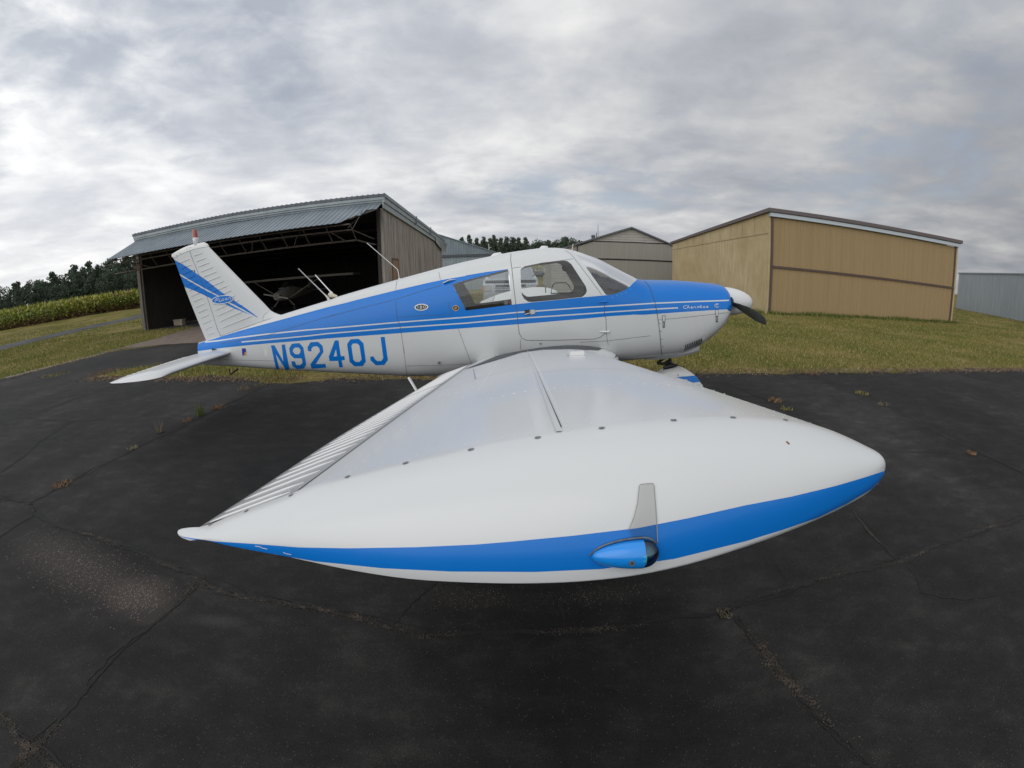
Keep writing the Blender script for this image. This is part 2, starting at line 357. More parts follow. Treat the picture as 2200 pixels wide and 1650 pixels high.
# inner lining of the cabin, same openings
lin = (cx > -2.1) & (cx < .62) & ok & ~win
patch('cabin_lining', VV, FF, lin, S_fus, [M_TRIM], plane, None, True, -.014)
def bulk(x, name, m, off=-.02):
    t = np.linspace(0, 1, 25); P = S_fus(np.full(25, x), t, off); P = np.concatenate([P, (P*[1, -1, 1])[::-1][1:-1]])
    b = MB(); b.add(P, [tuple(range(len(P)))]); return b.build(name, m, plane)
bulk(-2.08, 'cabin_bulkhead', M_TRIM, -.03)
nm = MB(); t = np.linspace(0, 1, 25); P = S_fus(np.full(25, 1.655), t); P = np.concatenate([P, (P*[1, -1, 1])[::-1][1:-1]]); nm.add(P, [tuple(range(len(P)))])
P = S_fus(np.full(25, -4.975), t); P = np.concatenate([P, (P*[1, -1, 1])[::-1][1:-1]]); 
nm.build('cowling_front', M_W, cowling)
tm = MB(); tm.add(P, [tuple(range(len(P)))]); tm.build('tail_cap', M_B, plane)

def ribbon(b, S, uvp, w, off, m=0):               # thin strip lying on a surface; uvp in surface parameters
    uvp = np.array(uvp); P = S(uvp[:, 0], uvp[:, 1]); e = 1e-3
    nu = S(uvp[:, 0]+e, uvp[:, 1])-P; nv = S(uvp[:, 0], uvp[:, 1]+e)-P
    n = np.cross(nu, nv); n /= np.linalg.norm(n, axis=1)[:, None]+1e-12
    n *= np.where((n*(P-CAM)).sum(1) > 0, -1, 1)[:, None]
    t = np.gradient(P, axis=0); sd = np.cross(t, n); sd /= np.linalg.norm(sd, axis=1)[:, None]+1e-12
    P = P+n*off; a, c = P+sd*w/2, P-sd*w/2; k = len(P)
    b.add(np.concatenate([a, c]), [(i, i+1, i+1+k, i+k) for i in range(k-1)], m)
def dots(b, S, uvp, r, off=.0012, n=6, m=0):
    uvp = np.array(uvp); P = S(uvp[:, 0], uvp[:, 1]); e = 1e-3
    nu = S(uvp[:, 0]+e, uvp[:, 1])-P; nv = S(uvp[:, 0], uvp[:, 1]+e)-P
    nn = np.cross(nu, nv); nn /= np.linalg.norm(nn, axis=1)[:, None]+1e-12; nn *= np.where((nn*(P-CAM)).sum(1) > 0, -1, 1)[:, None]
    nu /= np.linalg.norm(nu, axis=1)[:, None]+1e-12; nw = np.cross(nn, nu)
    for p, q, a, c in zip(P, nn, nu, nw):
        b.add([p+q*off+(a*math.cos(2*PI*i/n)+c*math.sin(2*PI*i/n))*r for i in range(n)]+[p+q*(off+r*.35)], [(i, (i+1) % n, n) for i in range(n)], m)
def decal(name, S, uvpolys, mats, parent, off=.0015, res=.02, vs=1.0, mi_fn=None, holes=()):
    allp = list(uvpolys)+list(holes)
    A = np.concatenate([np.array(p) for p in allp]); x0, y0 = A.min(0); x1, y1 = A.max(0)
    gx = np.arange(x0, x1, res); gy = np.arange(y0, y1, res/vs)
    v, f = cdt([(a, c) for a in gx for c in gy], allp, vs)
    c0, c1 = v[f][:, :, 0].mean(1), v[f][:, :, 1].mean(1); sel = np.zeros(len(f), bool); mi_ = np.zeros(len(f), int)
    for k, p in enumerate(uvpolys):
        q = inpoly(c0, c1, p); sel |= q
        if mi_fn: mi_[q] = mi_fn[k]
    for p in holes: sel &= ~inpoly(c0, c1, p)
    f = f[sel]; mi_ = mi_[sel]; used = np.unique(f); mp = -np.ones(len(v), int); mp[used] = np.arange(len(used)); f = mp[f]; q = v[used]
    P = S(q[:, 0], q[:, 1]); e = 1e-3; nu = S(q[:, 0]+e, q[:, 1])-P; nv = S(q[:, 0], q[:, 1]+e)-P; n = np.cross(nu, nv); n /= np.linalg.norm(n, axis=1)[:, None]+1e-12
    n *= np.where((n*(P-CAM)).sum(1) > 0, -1, 1)[:, None]
    return link(name, mesh_np(name, P+n*off, f, mi_), mats, parent)
def ell(c, a, b, tilt=0, n=28): return [(c[0]+a*math.cos(2*PI*i/n)*math.cos(tilt)-b*math.sin(2*PI*i/n)*math.sin(tilt), c[1]+a*math.cos(2*PI*i/n)*math.sin(tilt)+b*math.sin(2*PI*i/n)*math.cos(tilt)) for i in range(n)]

# registration letters (outlines traced in order, holes separate)
LET = [ZG((162, 236), (217, 232), (360, 490), (330, 224), (383, 218), (455, 613), (396, 615), (236, 370), (297, 613), (246, 616)),
 ZG((492, 208), (610, 198), (672, 264), (718, 528), (684, 598), (574, 607), (500, 560), (483, 487), (536, 484), (560, 543), (620, 545), (660, 510), (648, 438), (528, 438), (468, 380), (450, 282)),
 ZG((788, 185), (905, 177), (975, 240), (990, 335), (868, 530), (1022, 525), (1030, 587), (802, 600), (785, 530), (935, 330), (925, 280), (892, 248), (828, 252), (798, 290), (804, 326), (750, 328), (738, 262)),
 ZG((1168, 158), (1227, 153), (1262, 404), (1320, 402), (1328, 466), (1276, 470), (1298, 577), (1240, 580), (1220, 478), (1086, 482), (1075, 410)),
 ZG((1415, 138), (1545, 130), (1620, 200), (1658, 488), (1608, 560), (1475, 563), (1402, 495), (1362, 215)),
 ZG((1890, 104), (1955, 100), (2004, 465), (1948, 543), (1815, 548), (1730, 470), (1728, 410), (1780, 408), (1800, 450), (1840, 482), (1905, 478), (1932, 430))]
HOL = [ZG((540, 268), (600, 268), (628, 305), (625, 345), (600, 374), (545, 374), (508, 335), (510, 300)),
 ZG((1188, 290), (1202, 405), (1148, 410)),
 ZG((1452, 206), (1520, 205), (1556, 235), (1590, 455), (1560, 494), (1495, 494), (1460, 458), (1430, 240))]
decal('registration_lettering', S_fus, [uv(p, True, 3) for p in LET], [M_B], plane, .0012, .04, 1.2, holes=[uv(p, True, 3) for p in HOL])
# round emblem "180"
ctr = ZB((1507, 733))[0]
em = decal('horsepower_badge', S_fus, [uv(ell(ctr, 14.8, 7.2, -.05)), uv(ell(ctr, 12.6, 5.4, -.05))], [M_WT, M_BLK], plane, .003, .05, 1.2, [0, 1])
def strokes(name, S, iv, lines, w, off, m, parent, width_px=None):
    b = MB()
    for ln in lines: ribbon(b, S, iv(dens(ln, 1.5)), w, off)
    return b.build(name, m, parent, fix=False)
strokes('badge_numerals', S_fus, inv, [ZB(*q) for q in ([(1452, 712), (1458, 752)], [(1505, 710), (1488, 716), (1490, 728), (1506, 732), (1520, 738), (1518, 752), (1500, 756), (1484, 750), (1488, 736), (1506, 731), (1516, 722), (1505, 710)], [(1556, 706), (1540, 716), (1542, 742), (1556, 750), (1570, 744), (1572, 718), (1556, 706)])], .0045, .0055, M_WT, em)
# round club sticker by the window
ctr = ZB((2047, 747))[0]
stk = decal('club_sticker', S_fus, [uv(ell(ctr, 4.6, 6.6)), uv(ell(ctr, 7.2, 5.4)), uv(ell(ctr, 6.1, 4.1))], [mat('gold_vinyl', (.55, .33, .08), .4), M_BLK], plane, .003, .05, 1.2, [0, 0, 1])
strokes('sticker_mark', S_fus, inv, [ZB((2018, 758), (2040, 742), (2070, 738)), ZB((2030, 752), (2062, 750)), ZB((2040, 735), (2060, 755))], .006, .005, bpy.data.materials['gold_vinyl'], stk)
# state shaped sticker + pale patch near the tail
decal('state_sticker', S_fus, [uv(ZA((730, 943), (790, 940), (800, 985), (782, 1052), (742, 1055))), uv(ZA((768, 1000), (806, 1000), (802, 1052), (765, 1055))), uv(ZA((742, 990), (772, 985), (775, 1025), (748, 1030)))], [M_BLK, mat('gold_print', (.6, .3, .12), .5), mat('navy_print', (.02, .03, .3), .4), M_WT], plane, .002, .05, 1.2, [2, 1, 2])
decal('pale_patch', S_fus, [uv(ZA((1083, 960), (1138, 958), (1145, 1068), (1090, 1070)))], [M_WT], plane, .002, .05, 1.2)

# script on the cowling: strokes drawn by hand
def script(word, x0, y0, x1, y1, hgt, slant=.28):
    G = {'C': [[(.95, .85), (.6, 1), (.2, .8), (.05, .4), (.25, .05), (.7, 0), (1, .12)]],
     'h': [[(0, 0), (.18, 1)], [(.05, .25), (.4, .5), (.6, .4), (.6, .0), (.9, .05)]],
     'e': [[(0, .18), (.5, .3), (.55, .48), (.3, .52), (.1, .25), (.3, 0), (.9, .05)]],
     'r': [[(0, 0), (.12, .5), (.5, .45), (.55, .3), (.55, 0), (.9, .05)]],
     'o': [[(.3, .5), (.05, .3), (.15, 0), (.5, 0), (.6, .3), (.35, .5), (.95, .4)]],
     'k': [[(0, 0), (.18, 1)], [(.6, .5), (.1, .22), (.5, 0), (.9, .05)]],
     'P': [[(.15, -.35), (.4, .9)], [(.0, .5), (.3, .95), (.85, .95), (.85, .5), (.2, .4)]],
     'i': [[(0, .0), (.1, .5), (.2, 0), (.8, .05)], [(.2, .7), (.28, .75)]],
     'p': [[(0, -.4), (.15, .5), (.55, .5), (.6, .05), (.1, .05), (.9, .05)]]}
    n = len(word); out = []; wid = {'C': 1.5, 'P': 1.4, 'i': .6}
    tot = sum(wid.get(c, 1) for c in word); p = 0
    for c in word:
        w = wid.get(c, 1)
        for st in G[c]:
            q = []
            for a, b_ in st:
                s = (p+a*w*.95+b_*slant)/tot; q.append((x0+(x1-x0)*s, y0+(y1-y0)*s-b_*hgt))
            out.append(q)
        p += w
    return out
M_SCR = mat('chrome_script', (.62, .66, .72), .3, .3)
a, c = ZE((678, 572))[0], ZE((1132, 556))[0]
strokes('model_script', S_fus, inv, script('Cherokee', a[0], a[1], c[0]-1, c[1], 6.2)+[ZE((1285, 498), (1245, 492), (1220, 515), (1228, 545), (1265, 550), (1288, 538)), ZE((1288, 498), (1250, 505), (1240, 525))], .0055, .0025, M_SCR, cowling)

# panel seams, rivets, louvre, latches
b = MB()
for ln in [ZB((1125, 300), (1105, 420), (1100, 470)), ZB((1100, 640), (1120, 900), (1165, 1000), (1190, 1160), (1240, 1467)), ZF((10, 150), (48, 430), (62, 545)), ZB((1780, 180), (1805, 300)),
  ZB((0, 895), (500, 760), (1100, 610), (1500, 480), (1810, 390)), ZA((400, 870), (900, 780), (1200, 715), (1700, 560), (2200, 408)), ZF((50, 432), (400, 424), (620, 412)), ZF((508, 110), (560, 250), (622, 412)),
  ZF((1803, 130), (1812, 210), (1820, 250)), ZF((1570, 225), (1820, 212), (2000, 190), (2190, 168)), ZB((1140, 890), (1500, 865), (1990, 850)), ZB((1920, 650), (1985, 850)), ZF((1050, 200), (1052, 290)),
  ZA((370, 940), (380, 1110), (400, 1258)), ZA((450, 1120), (1250, 1140)), Zc((1025, 415), (1090, 400), (1170, 395)), Zc((1850, 280), (1990, 265))]:
    ribbon(b, S_fus, inv(dens(ln, 3)), .0032, .0018)
for ln in [Zc((1012, 185), (1005, 280), (1025, 420), (1060, 750), (1085, 975), (1105, 1110), (1120, 1290), (1140, 1420))+ZF((1042, 150), (1065, 190), (1110, 208), (1400, 206), (1700, 196), (1750, 180), (1790, 150), (1803, 130), (1800, 20))+ZD((905, 1430), (905, 1250))]:
    ribbon(b, S_fus, inv(dens(ln, 3)), .0048, .002)
ribbon(b, S_fus, inv(dens(ZD((850, 1040), (600, 700), (300, 310), (215, 215), (130, 160)), 3)), .0035, .0018)
b.build('panel_seams', M_LINE, body, fix=False)
b = MB(); ribbon(b, S_fus, seamf[1:], .006, .003); ribbon(b, S_fus, inv(dens(ZE((270, 765), (600, 735), (1000, 690), (1440, 640)), 4)), .003, .0018)
b.build('cowling_seam', M_LINE, cowling, fix=False)
b = MB()
for ln, st in [(ZF((60, 436), (615, 418)), 3.4), (ZB((1190, 1160), (1240, 1440)), 3), (ZF((514, 130), (615, 400)), 6), (ZF((1560, 232), (1800, 215)), 3.2), (ZF((640, 405), (1000, 300)), 5), (ZB((1108, 310), (1100, 460)), 4), (ZB((1800, 190), (1808, 290)), 4),
   (ZD((300, 250), (870, 1030)), 4), (ZD((1060, 1095), (1330, 995), (1500, 860)), 9), (Zc((1022, 540), (1085, 960)), 6), (ZF((1150, 285), (1480, 255)), 4), (ZA((1090, 340), (1060, 500)), 6)]:
    dots(b, S_fus, inv(dens(ln, st)), .003)
b.build('rivets', M_RIV, body, fix=False)
b = MB(); dots(b, S_fus, inv(ZE((293, 822), (313, 955), (331, 1088), (349, 1216), (868, 1100), (685, 1165), (1040, 1010))), .0055); b.build('cowling_screws', M_DK, cowling, fix=False)
lou = decal('cooling_louvre', S_fus, [uv(ZE((675, 1157), (1048, 1000), (1046, 1080), (960, 1165), (700, 1290), (652, 1300)))], [M_W], cowling, .006, .05, 1.2)
b = MB()
for i in range(10):
    x = 722+i*30; y = 1178-i*12
    ribbon(b, S_fus, inv(dens(ZE((x, y), (x+6, y+45), (x-22, y+98)), 2)), .011+.0025*(i > 5), .0085)
b.build('louvre_slots', M_BLK, lou, fix=False)
for (x, y) in ((356, 690), (1252, 597)):
    b = MB(); o_ = decal('cowl_latch', S_fus, [uv(ZE((x-24, y), (x+26, y-2), (x+22, y+100), (x-18, y+102)), True, 2)], [M_W], cowling, .006, .03, 1.2)
    ribbon(b, S_fus, inv(dens(ZE((x-24, y), (x+26, y-2), (x+22, y+100), (x-18, y+102), (x-24, y)), 1.5)), .0035, .0075)
    ribbon(b, S_fus, inv(dens(ZE((x-8, y+105), (x-14, y+150), (x-5, y+190), (x+8, y+190), (x+14, y+150), (x+8, y+105), (x-8, y+105)), 1.5)), .006, .009)
    ribbon(b, S_fus, inv(dens(ZE((x-18, y+197), (x+24, y+195)), 1.5)), .006, .008)
    b.build('latch_wire', M_DK, o_, fix=False)
def on(px, off=0):                                # point on the skin at a pixel
    q = inv([px])[0]; u, t_ = np.array([q[0]]), np.array([q[1]]); P = S_fus(u, t_)[0]; e = 1e-3
    n = np.cross(S_fus(u+e, t_)[0]-P, S_fus(u, t_+e)[0]-P); n /= np.linalg.norm(n)
    if n.dot(P-CAM) > 0: n = -n
    return Vector(P+n*off), Vector(n)
# handle, lock, hinges, vent
b = MB(); hnd = decal('door_handle', S_fus, [uv(Zc((1225, 1070), (1310, 1062), (1318, 1140), (1230, 1150)), True, 2), uv(Zc((1310, 1068), (1380, 1062), (1396, 1095), (1385, 1130), (1316, 1140)), True, 2)], [M_BLK, M_STEEL], dr, .007, .03, 1.2, [0, 1])
q0, n0 = on(Zc((1352, 1098))[0], .007); b.tube([q0, q0+n0*.008], .012, 14); b.build('key_lock', M_CREAM, hnd, auto=.6)
b = MB(); q0, _ = on(Zc((1232, 1140))[0], .012); q1, _ = on(Zc((1300, 1120))[0], .018); q2, _ = on(Zc((1305, 1075))[0], .012); b.tube([q0, q1, q2], .005, 6); b.build('handle_lever', M_STEEL, hnd)
for P, rad, m in ((ZD((770, 1180), (935, 1172)), .011, M_B), (ZF((1742, 135), (1825, 131)), .010, M_W)):
    a_, _ = on(P[0], .002); c_, _ = on(P[1], .012); b = MB(); b.tube([a_, a_.lerp(c_, .35), c_, c_+(c_-a_)*.06], [.002, rad*.8, rad, rad*.5], 10); b.build('door_hinge', m, dr, auto=.7)
a_, _ = on(ZB((1858, 362))[0], .012); c_, _ = on(ZB((2050, 300))[0], .004); m_, _ = on(ZB((1960, 322))[0], .022)
b = MB(); b.tube([a_, m_, c_], [.014, .013, .004], 10, flat=.5); b.build('air_vent', M_W, plane, auto=.7)
b = MB(); q0, n0 = on(ZF((342, 398))[0]); b.tube([q0, q0+n0*.02], .011, 12); b.build('drain_stub', M_STEEL, plane, auto=.7)
b = MB(); q0, n0 = on(ZF((1228, 237))[0]); b.tube([q0, q0+n0*.006], .008, 10); b.build('static_port', M_STEEL, plane, auto=.7)
# ------------------------------------------------------------------ wings
CH = 1.6; XLE = .0369; YJ = 4.3528; ZJ = 1.1645; INC = .0795; TD = .1219; SH = .775; SH0 = .80
def yt(s): return 5*.15*(.2969*np.sqrt(np.clip(s, 0, 1))-.126*s-.3516*s**2+.2843*s**3-.1036*s**4)
def camb(s): s = np.clip(s, 1e-6, 1-1e-6); return -.799/(4*PI)*((1-s)*np.log(1-s)+s*np.log(s))
def sstep(a, b, x): t = np.clip((x-a)/(b-a), 0, 1); return t*t*(3-2*t)
def mc(xk, yk):                                   # smooth monotone curve through knots
    xk = np.array(xk, float); yk = np.array(yk, float); h = np.diff(xk); d = np.diff(yk)/h; m = np.zeros(len(xk)); m[0] = d[0]; m[-1] = d[-1]
    for i in range(1, len(xk)-1): m[i] = 0 if d[i-1]*d[i] <= 0 else 2*d[i-1]*d[i]/(d[i-1]+d[i])
    def f(x):
        x = np.clip(x, xk[0], xk[-1]); i = np.clip(np.searchsorted(xk, x)-1, 0, len(h)-1); t = (x-xk[i])/h[i]
        return (2*t**3-3*t**2+1)*yk[i]+(t**3-2*t**2+t)*h[i]*m[i]+(-2*t**3+3*t**2)*yk[i+1]+(t**3-t**2)*h[i]*m[i+1]
    return f
def S_wing(s, v):                                 # s -1..1 : lower..upper surface, v = distance from the centreline
    s = np.asarray(s, float); v = np.asarray(v, float); a = np.abs(s); sg = np.where(s < 0, -.80, 1.0608)
    gl = .20*sstep(.86, .56, v)
    xl = XLE+gl; c = CH+gl
    f = lambda q: CH*(sg*yt(q)+camb(q))
    z = ZJ-(YJ-v)*TD+np.where(a > SH0, f(SH0+0*a)*(1-a)/(1-SH0), f(a))-a*CH*math.sin(INC)+gl*.06
    ex = (.014+.018*sstep(YJ-.15, YJ-1.1, v))*np.clip((a-SH0)/(1-SH0), 0, 1)
    return np.stack(np.broadcast_arrays(xl-(a+ex)*c, -v, z-ex*CH*.16), -1)
TW = mc([0, .06, .12, .2, .32, .5, .65, .78, .88, .95, 1.0, 1.025], [0, .0412, .0843, .126, .1567, .1984, .2287, .2066, .1531, .100, .046, .030])
TK = mc([0, .3, .6, .85, 1.02], [.2197, .2307, .0923, .0433, .30])
def S_tip(a, q):                                  # moulded wing tip: a chordwise 0..1.05, q 0 (upper joint) .. 1 (lower joint)
    a = np.asarray(a, float); q = np.asarray(q, float); ac = np.clip(a, 0, 1); r_ = np.sqrt(np.clip(a, 0, 2))
    zu = S_wing(ac, YJ)[..., 2]; zl = S_wing(-ac, YJ)[..., 2]
    th = np.maximum(zu-zl, .0256*sstep(.75, 1., a)*.62)*np.sqrt(np.clip(1-np.clip((a-1)/.046, 0, 1)**2, 0, 1)); mid = (zu+zl)/2
    zu = mid+th/2; zl = mid-th/2
    ze = zl+TK(r_)*th; ph = q*PI; up = ph <= PI/2
    n = np.where(up, 2.2, 2.64); s_, c_ = np.abs(np.sin(ph)), np.abs(np.cos(ph)); r = (s_**n+c_**n)**(-1/n)
    y = YJ+TW(r_)*s_*r*np.sqrt(np.clip(1-np.clip((a-1)/.0465, 0, 1)**2, 0, 1)); z = ze+np.where(up, zu-ze, -(ze-zl))*c_*r+.0813*s_**2*np.exp(-ac/.2)*np.clip(TW(r_)/.125, 0, 1)**1.5-.018*np.clip((a-.93)/.12, 0, 1.2)**1.6
    f = s_*r; z = z+np.where(up, TD*TW(r_)*f*(1-f)**2, 0)
    return np.stack(np.broadcast_arrays(XLE-(a+.014*np.clip((a-SH0)/(1-SH0), 0, 1))*CH, -y, z), -1)
invw = Inv(S_wing, .002, 1.0, .44, YJ, 300, 300).orient((1300, 860))
SH = .815
invt = Inv(S_tip, 0, 1.045, 0, 1, 400, 200).orient((1200, 1050))
wing = None
def grid_mesh(name, S, us, vs_, mats, parent, mirror=False, smooth=True, mi=None):
    U, V = np.meshgrid(us, vs_, indexing='ij'); P = S(U, V).reshape(-1, 3)
    if mirror: P = P*[1, -1, 1]
    nv = len(vs_); F = [(i*nv+j, (i+1)*nv+j, (i+1)*nv+j+1, i*nv+j+1) for i in range(len(us)-1) for j in range(nv-1)]
    me = mesh_np(name, P, F, mi); b = bmesh.new(); b.from_mesh(me); bmesh.ops.remove_doubles(b, verts=b.verts, dist=2e-4); bmesh.ops.recalc_face_normals(b, faces=b.faces); b.to_mesh(me); b.free()
    return link(name, me, mats, parent, smooth=smooth)
cs = lambda a, b, n: a+(b-a)*(1-np.cos(np.linspace(0, PI, n)))/2
s_main = np.concatenate([-SH+0*np.array([0.]), -cs(0, SH, 30)[::-1][1:], cs(0, SH, 40)[1:]])
def make_wing(mir):
    w = grid_mesh('wing', S_wing, s_main, np.concatenate([np.linspace(.44, 1, 26), np.linspace(1.05, YJ, 60)]), [M_W2], plane, mir)
    YS = 2.25                                      # aileron outboard, flap inboard
    for nm, a, b_ in (('aileron', YS+.006, YJ-.004), ('flap', .60, YS-.006)):
        s_ = np.concatenate([-np.linspace(SH+.004, 1, 8), np.linspace(1, SH+.004, 10)[1:]])
        o = grid_mesh(nm, S_wing, s_, np.linspace(a, b_, 30), [M_AIL], w, mir)
        b = MB()                                    # pressed stiffening beads
        for v in list(np.arange(a+.05, b_-.03, .098))+([b_-.012] if nm == 'aileron' else []):
            for sg in (1,):
                q = np.linspace(SH+.02, .985, 6)*sg; P = S_wing(q, np.full(6, v)); P[:, 2] += .0005
                if mir: P = P*[1, -1, 1]
                b.tube(P, [.001, .0042, .0042, .0042, .0042, .001], 6, cap=False)
        b.build('bead', M_WT, o, smooth=True)
    return w
M_RIVW = mat('bright_rivet', (.82, .83, .83), .3)
M_W2 = paint('white_wing_paint', (.655, .665, .66), .34, (.45, .44, .4), .06)
M_W2.node_tree.nodes['Principled BSDF'].inputs['Coat Weight'].default_value = .32; M_W2.node_tree.nodes['Principled BSDF'].inputs['Coat Roughness'].default_value = .11
M_AIL = paint('pressed_skin_paint', (.42, .425, .435), .35, (.36, .36, .35), .06)
wing = make_wing(False); wing_l = make_wing(True)
# wing tips, with the blue band as its own faces
T1 = [(385, 1150), (397, 1154), (460, 1163), (546, 1168.5), (641, 1176), (750, 1178), (895, 1175.5), (1020, 1170), (1100, 1163.5), (1230, 1151), (1370, 1134.5), (1480, 1113), (1602, 1085.5), (1700, 1067), (1795, 1044), (1860, 1025), (1908, 1009)]
T2 = [(1906, 1019), (1873, 1051), (1820, 1082), (1757, 1112.5), (1680, 1139), (1602, 1163), (1448, 1201), (1293, 1222.6), (1150, 1229), (968, 1228), (823, 1221), (677, 1206), (532, 1181), (450, 1165), (397, 1156)]
tb = invt(dens(T1+T2, 8, True))
ua = np.concatenate([[0, .0007, .002, .004, .007, .011, .016, .023, .031], np.linspace(.04, .97, 70), [.98, .99, 1.0, 1.01, 1.02, 1.028, 1.034, 1.039, 1.043, 1.045]])
gt = [(a, q) for a in ua for q in np.linspace(0, 1, 41)]
tv, tf = cdt(gt, [tb], .8)
c0, c1 = tv[tf][:, :, 0].mean(1), tv[tf][:, :, 1].mean(1)
tmi = inpoly(c0, c1, tb).astype(int)
M_WTIP = paint('white_tip_paint', (.665, .67, .665), .26, (.5, .48, .42), .02)
tip = patch('wing_tip', tv, tf, np.ones(len(tf), bool), S_tip, [M_W2, M_B], wing, tmi)
tip2 = patch('wing_tip', tv, tf, np.ones(len(tf), bool), lambda a, b: S_tip(a, b)*[1, -1, 1], [M_WTIP, M_B], wing_l, tmi)
SCR = [(1680, 906), (1569, 901), (1443, 904), (1290, 914), (1154, 933), (1012, 960), (875, 991), (752, 1025), (638, 1059), (545, 1089), (458, 1115)]
scs = [(a, .022 if a < .8 else .05) for a in (.165, .245, .326, .416, .493, .574, .657, .738, .822, .899, .972)]
b = MB()
def tipdots(b, S, uvp, r, off):
    uvp = np.array(uvp); P = S(uvp[:, 0], uvp[:, 1]); e = 1e-3
    A = S(uvp[:, 0]+e, uvp[:, 1])-P; B_ = S(uvp[:, 0], uvp[:, 1]+e)-P; A /= np.linalg.norm(A, axis=1)[:, None]
    n = np.cross(A, B_); n /= np.linalg.norm(n, axis=1)[:, None]; n *= np.where((n*(P-CAM)).sum(1) > 0, -1, 1)[:, None]; B_ = np.cross(n, A)
    for p, q, a, c in zip(P, n, A, B_):
        b.add([p+q*off+(a*math.cos(2*PI*i/14)+c*math.sin(2*PI*i/14))*r for i in range(14)], [tuple(range(14))])
tipdots(b, S_tip, scs, .0064, .0014)
M_SCREW = mat('screw_grey', (.27, .275, .28), .5, .3, var=(260, (.10, .10, .10), .45, .6))
b.build('tip_screws', M_SCREW, wing, fix=False)
b = MB()
for ln in [F_ for F_ in [ZF((1200, 492), (1500, 462), (1700, 457), (2000, 465), (2190, 485)), ZF((270, 670), (660, 552), (900, 485), (1155, 432)), ZF((640, 462), (660, 552)), [(1135, 757), (1206, 918)]]]:
    ribbon(b, S_wing, invw(dens(ln, 4)), .0028, .0015)
ribbon(b, S_wing, [(SH+.001, v) for v in np.linspace(.62, YJ, 60)], .006, .0012)
ribbon(b, S_wing, [(s, 2.25) for s in np.linspace(SH, 1, 8)], .01, .0014)
b.build('wing_seams', M_LINE, wing, fix=False)
b = MB()
sj = invw([(1170, 838)])[0][0]
P = S_wing(np.full(40, sj), np.linspace(.62, YJ, 40)); nrm = 0
for k in range(39):
    a, c = P[k], P[k+1]; b.quad(a+[0, 0, .002], c+[0, 0, .002], c+[-.012, 0, .0015], a+[-.012, 0, .0015])
b.build('spar_lap', M_W2, wing)
b = MB(); dots(b, S_wing, [(sj-.008, v) for v in np.arange(.7, YJ, .032)], .0028)
rr = ZU((10, 300), (75, 290), (140, 278), (235, 272), (295, 265), (355, 260), (415, 257), (475, 253), (538, 252), (600, 248), (668, 248), (737, 248), (805, 252), (870, 253), (930, 262), (995, 268), (1060, 274), (1122, 283), (1182, 297))
dots(b, S_wing, invw(rr), .0045)
rr = ZF((420, 690), (490, 667), (560, 645), (640, 622), (800, 722), (900, 702), (1000, 680), (1100, 660), (1198, 643))
dots(b, S_wing, invw(rr), .0045)
for v in (1.35, 2.0, 2.9, 3.5): dots(b, S_wing, [(s, v) for s in np.arange(.05, SH-.02, .025)], .0026)
for s in (.12, .62, .74): dots(b, S_wing, [(s, v) for v in np.arange(.9, YJ-.03, .05)], .0026)
dots(b, S_wing, [(s, YJ-.03) for s in np.arange(.04, .97, .016)], .0022)
dots(b, S_wing, [(s, .95) for s in np.arange(.02, .42, .016)], .0028)
b.build('wing_rivets', M_RIVW, wing, fix=False)
decal('wing_root_seal', S_wing, [invw(dens(ZF((566, 464), (860, 342), (1080, 290), (1300, 262), (1520, 243), (1650, 252), (1790, 268), (1735, 298), (1500, 285), (1250, 290), (1060, 316), (880, 372), (650, 440)), 5, True))], [mat('walkway_grit', (.075, .078, .082), .85, var=(40, (.12, .12, .125), .4, .7))], wing, .003, .03, .4)
b = MB(); ribbon(b, S_wing, invw(dens(ZF((330, 558), (566, 462), (860, 338), (1080, 288), (1520, 240), (1800, 252), (1900, 280), (1943, 315), (1880, 355)), 5)), .012, .004); b.build('root_gasket', M_DK, wing, fix=False)
# small white fuel cap tab
q = invw([ZF((1545, 345))[0]])[0]; P = S_wing(np.array([q[0]]), np.array([q[1]]))[0]
b = MB(); b.box((P[0]-.06, P[1]-.035, P[2]), (P[0]+.06, P[1]+.035, P[2]+.006)); b.box((P[0]-.048, P[1]-.025, P[2]+.006), (P[0]+.048, P[1]+.025, P[2]+.034)); b.build('fuel_cap', M_WT, wing, bevel=.004)
# navigation light
def onS(S, iv, px):
    q = iv([px])[0]; u, v = np.array([q[0]]), np.array([q[1]]); P = S(u, v)[0]; e = 1e-3
    n = np.cross(S(u+e, v)[0]-P, S(u, v+e)[0]-P); n /= np.linalg.norm(n); n = -n if n.dot(P-CAM) > 0 else n
    return P, n
pa, na = onS(S_tip, invt, (1268, 1193)); pj, nj = onS(S_tip, invt, (1379, 1187))
dpx = 1/np.linalg.norm(proj(pj+CR*.01)[0]-proj(pj)[0])*.01  # metres per photograph pixel there
ax = Vector(pj-pa).normalized(); nv_ = Vector(nj); dn = ax.cross(nv_).normalized(); nv_ = dn.cross(ax).normalized()
rj = 31*dpx; Lh = (Vector(pj)-Vector(pa)).length
b = MB(); vs = []; K = 14; NS = 20
prof = [(i/K, math.sin(min(1, (i/K))**.62*PI/2)**1.0) for i in range(K+1)]
for t_, r_ in prof:
    c = Vector(pa).lerp(Vector(pj), t_)+nv_*(.006)
    for k in range(NS):
        a = 2*PI*k/NS; vs.append(c+(dn*math.cos(a)+nv_*math.sin(a)*.85)*rj*r_)
b.add(vs, [(i*NS+k, i*NS+(k+1) % NS, (i+1)*NS+(k+1) % NS, (i+1)*NS+k) for i in range(K) for k in range(NS)]+[tuple(K*NS+k for k in range(NS))])
M_B3 = mat('blue_housing', (.008, .26, .78), .25, coat=.6)
nl = b.build('navigation_light_housing', M_B3, wing, auto=1.0)
M_TEAL = glass('teal_lens', (.06, .42, .5), .10, .02)
b = MB(); vs = []; pc = Vector(pj)+nv_*.006
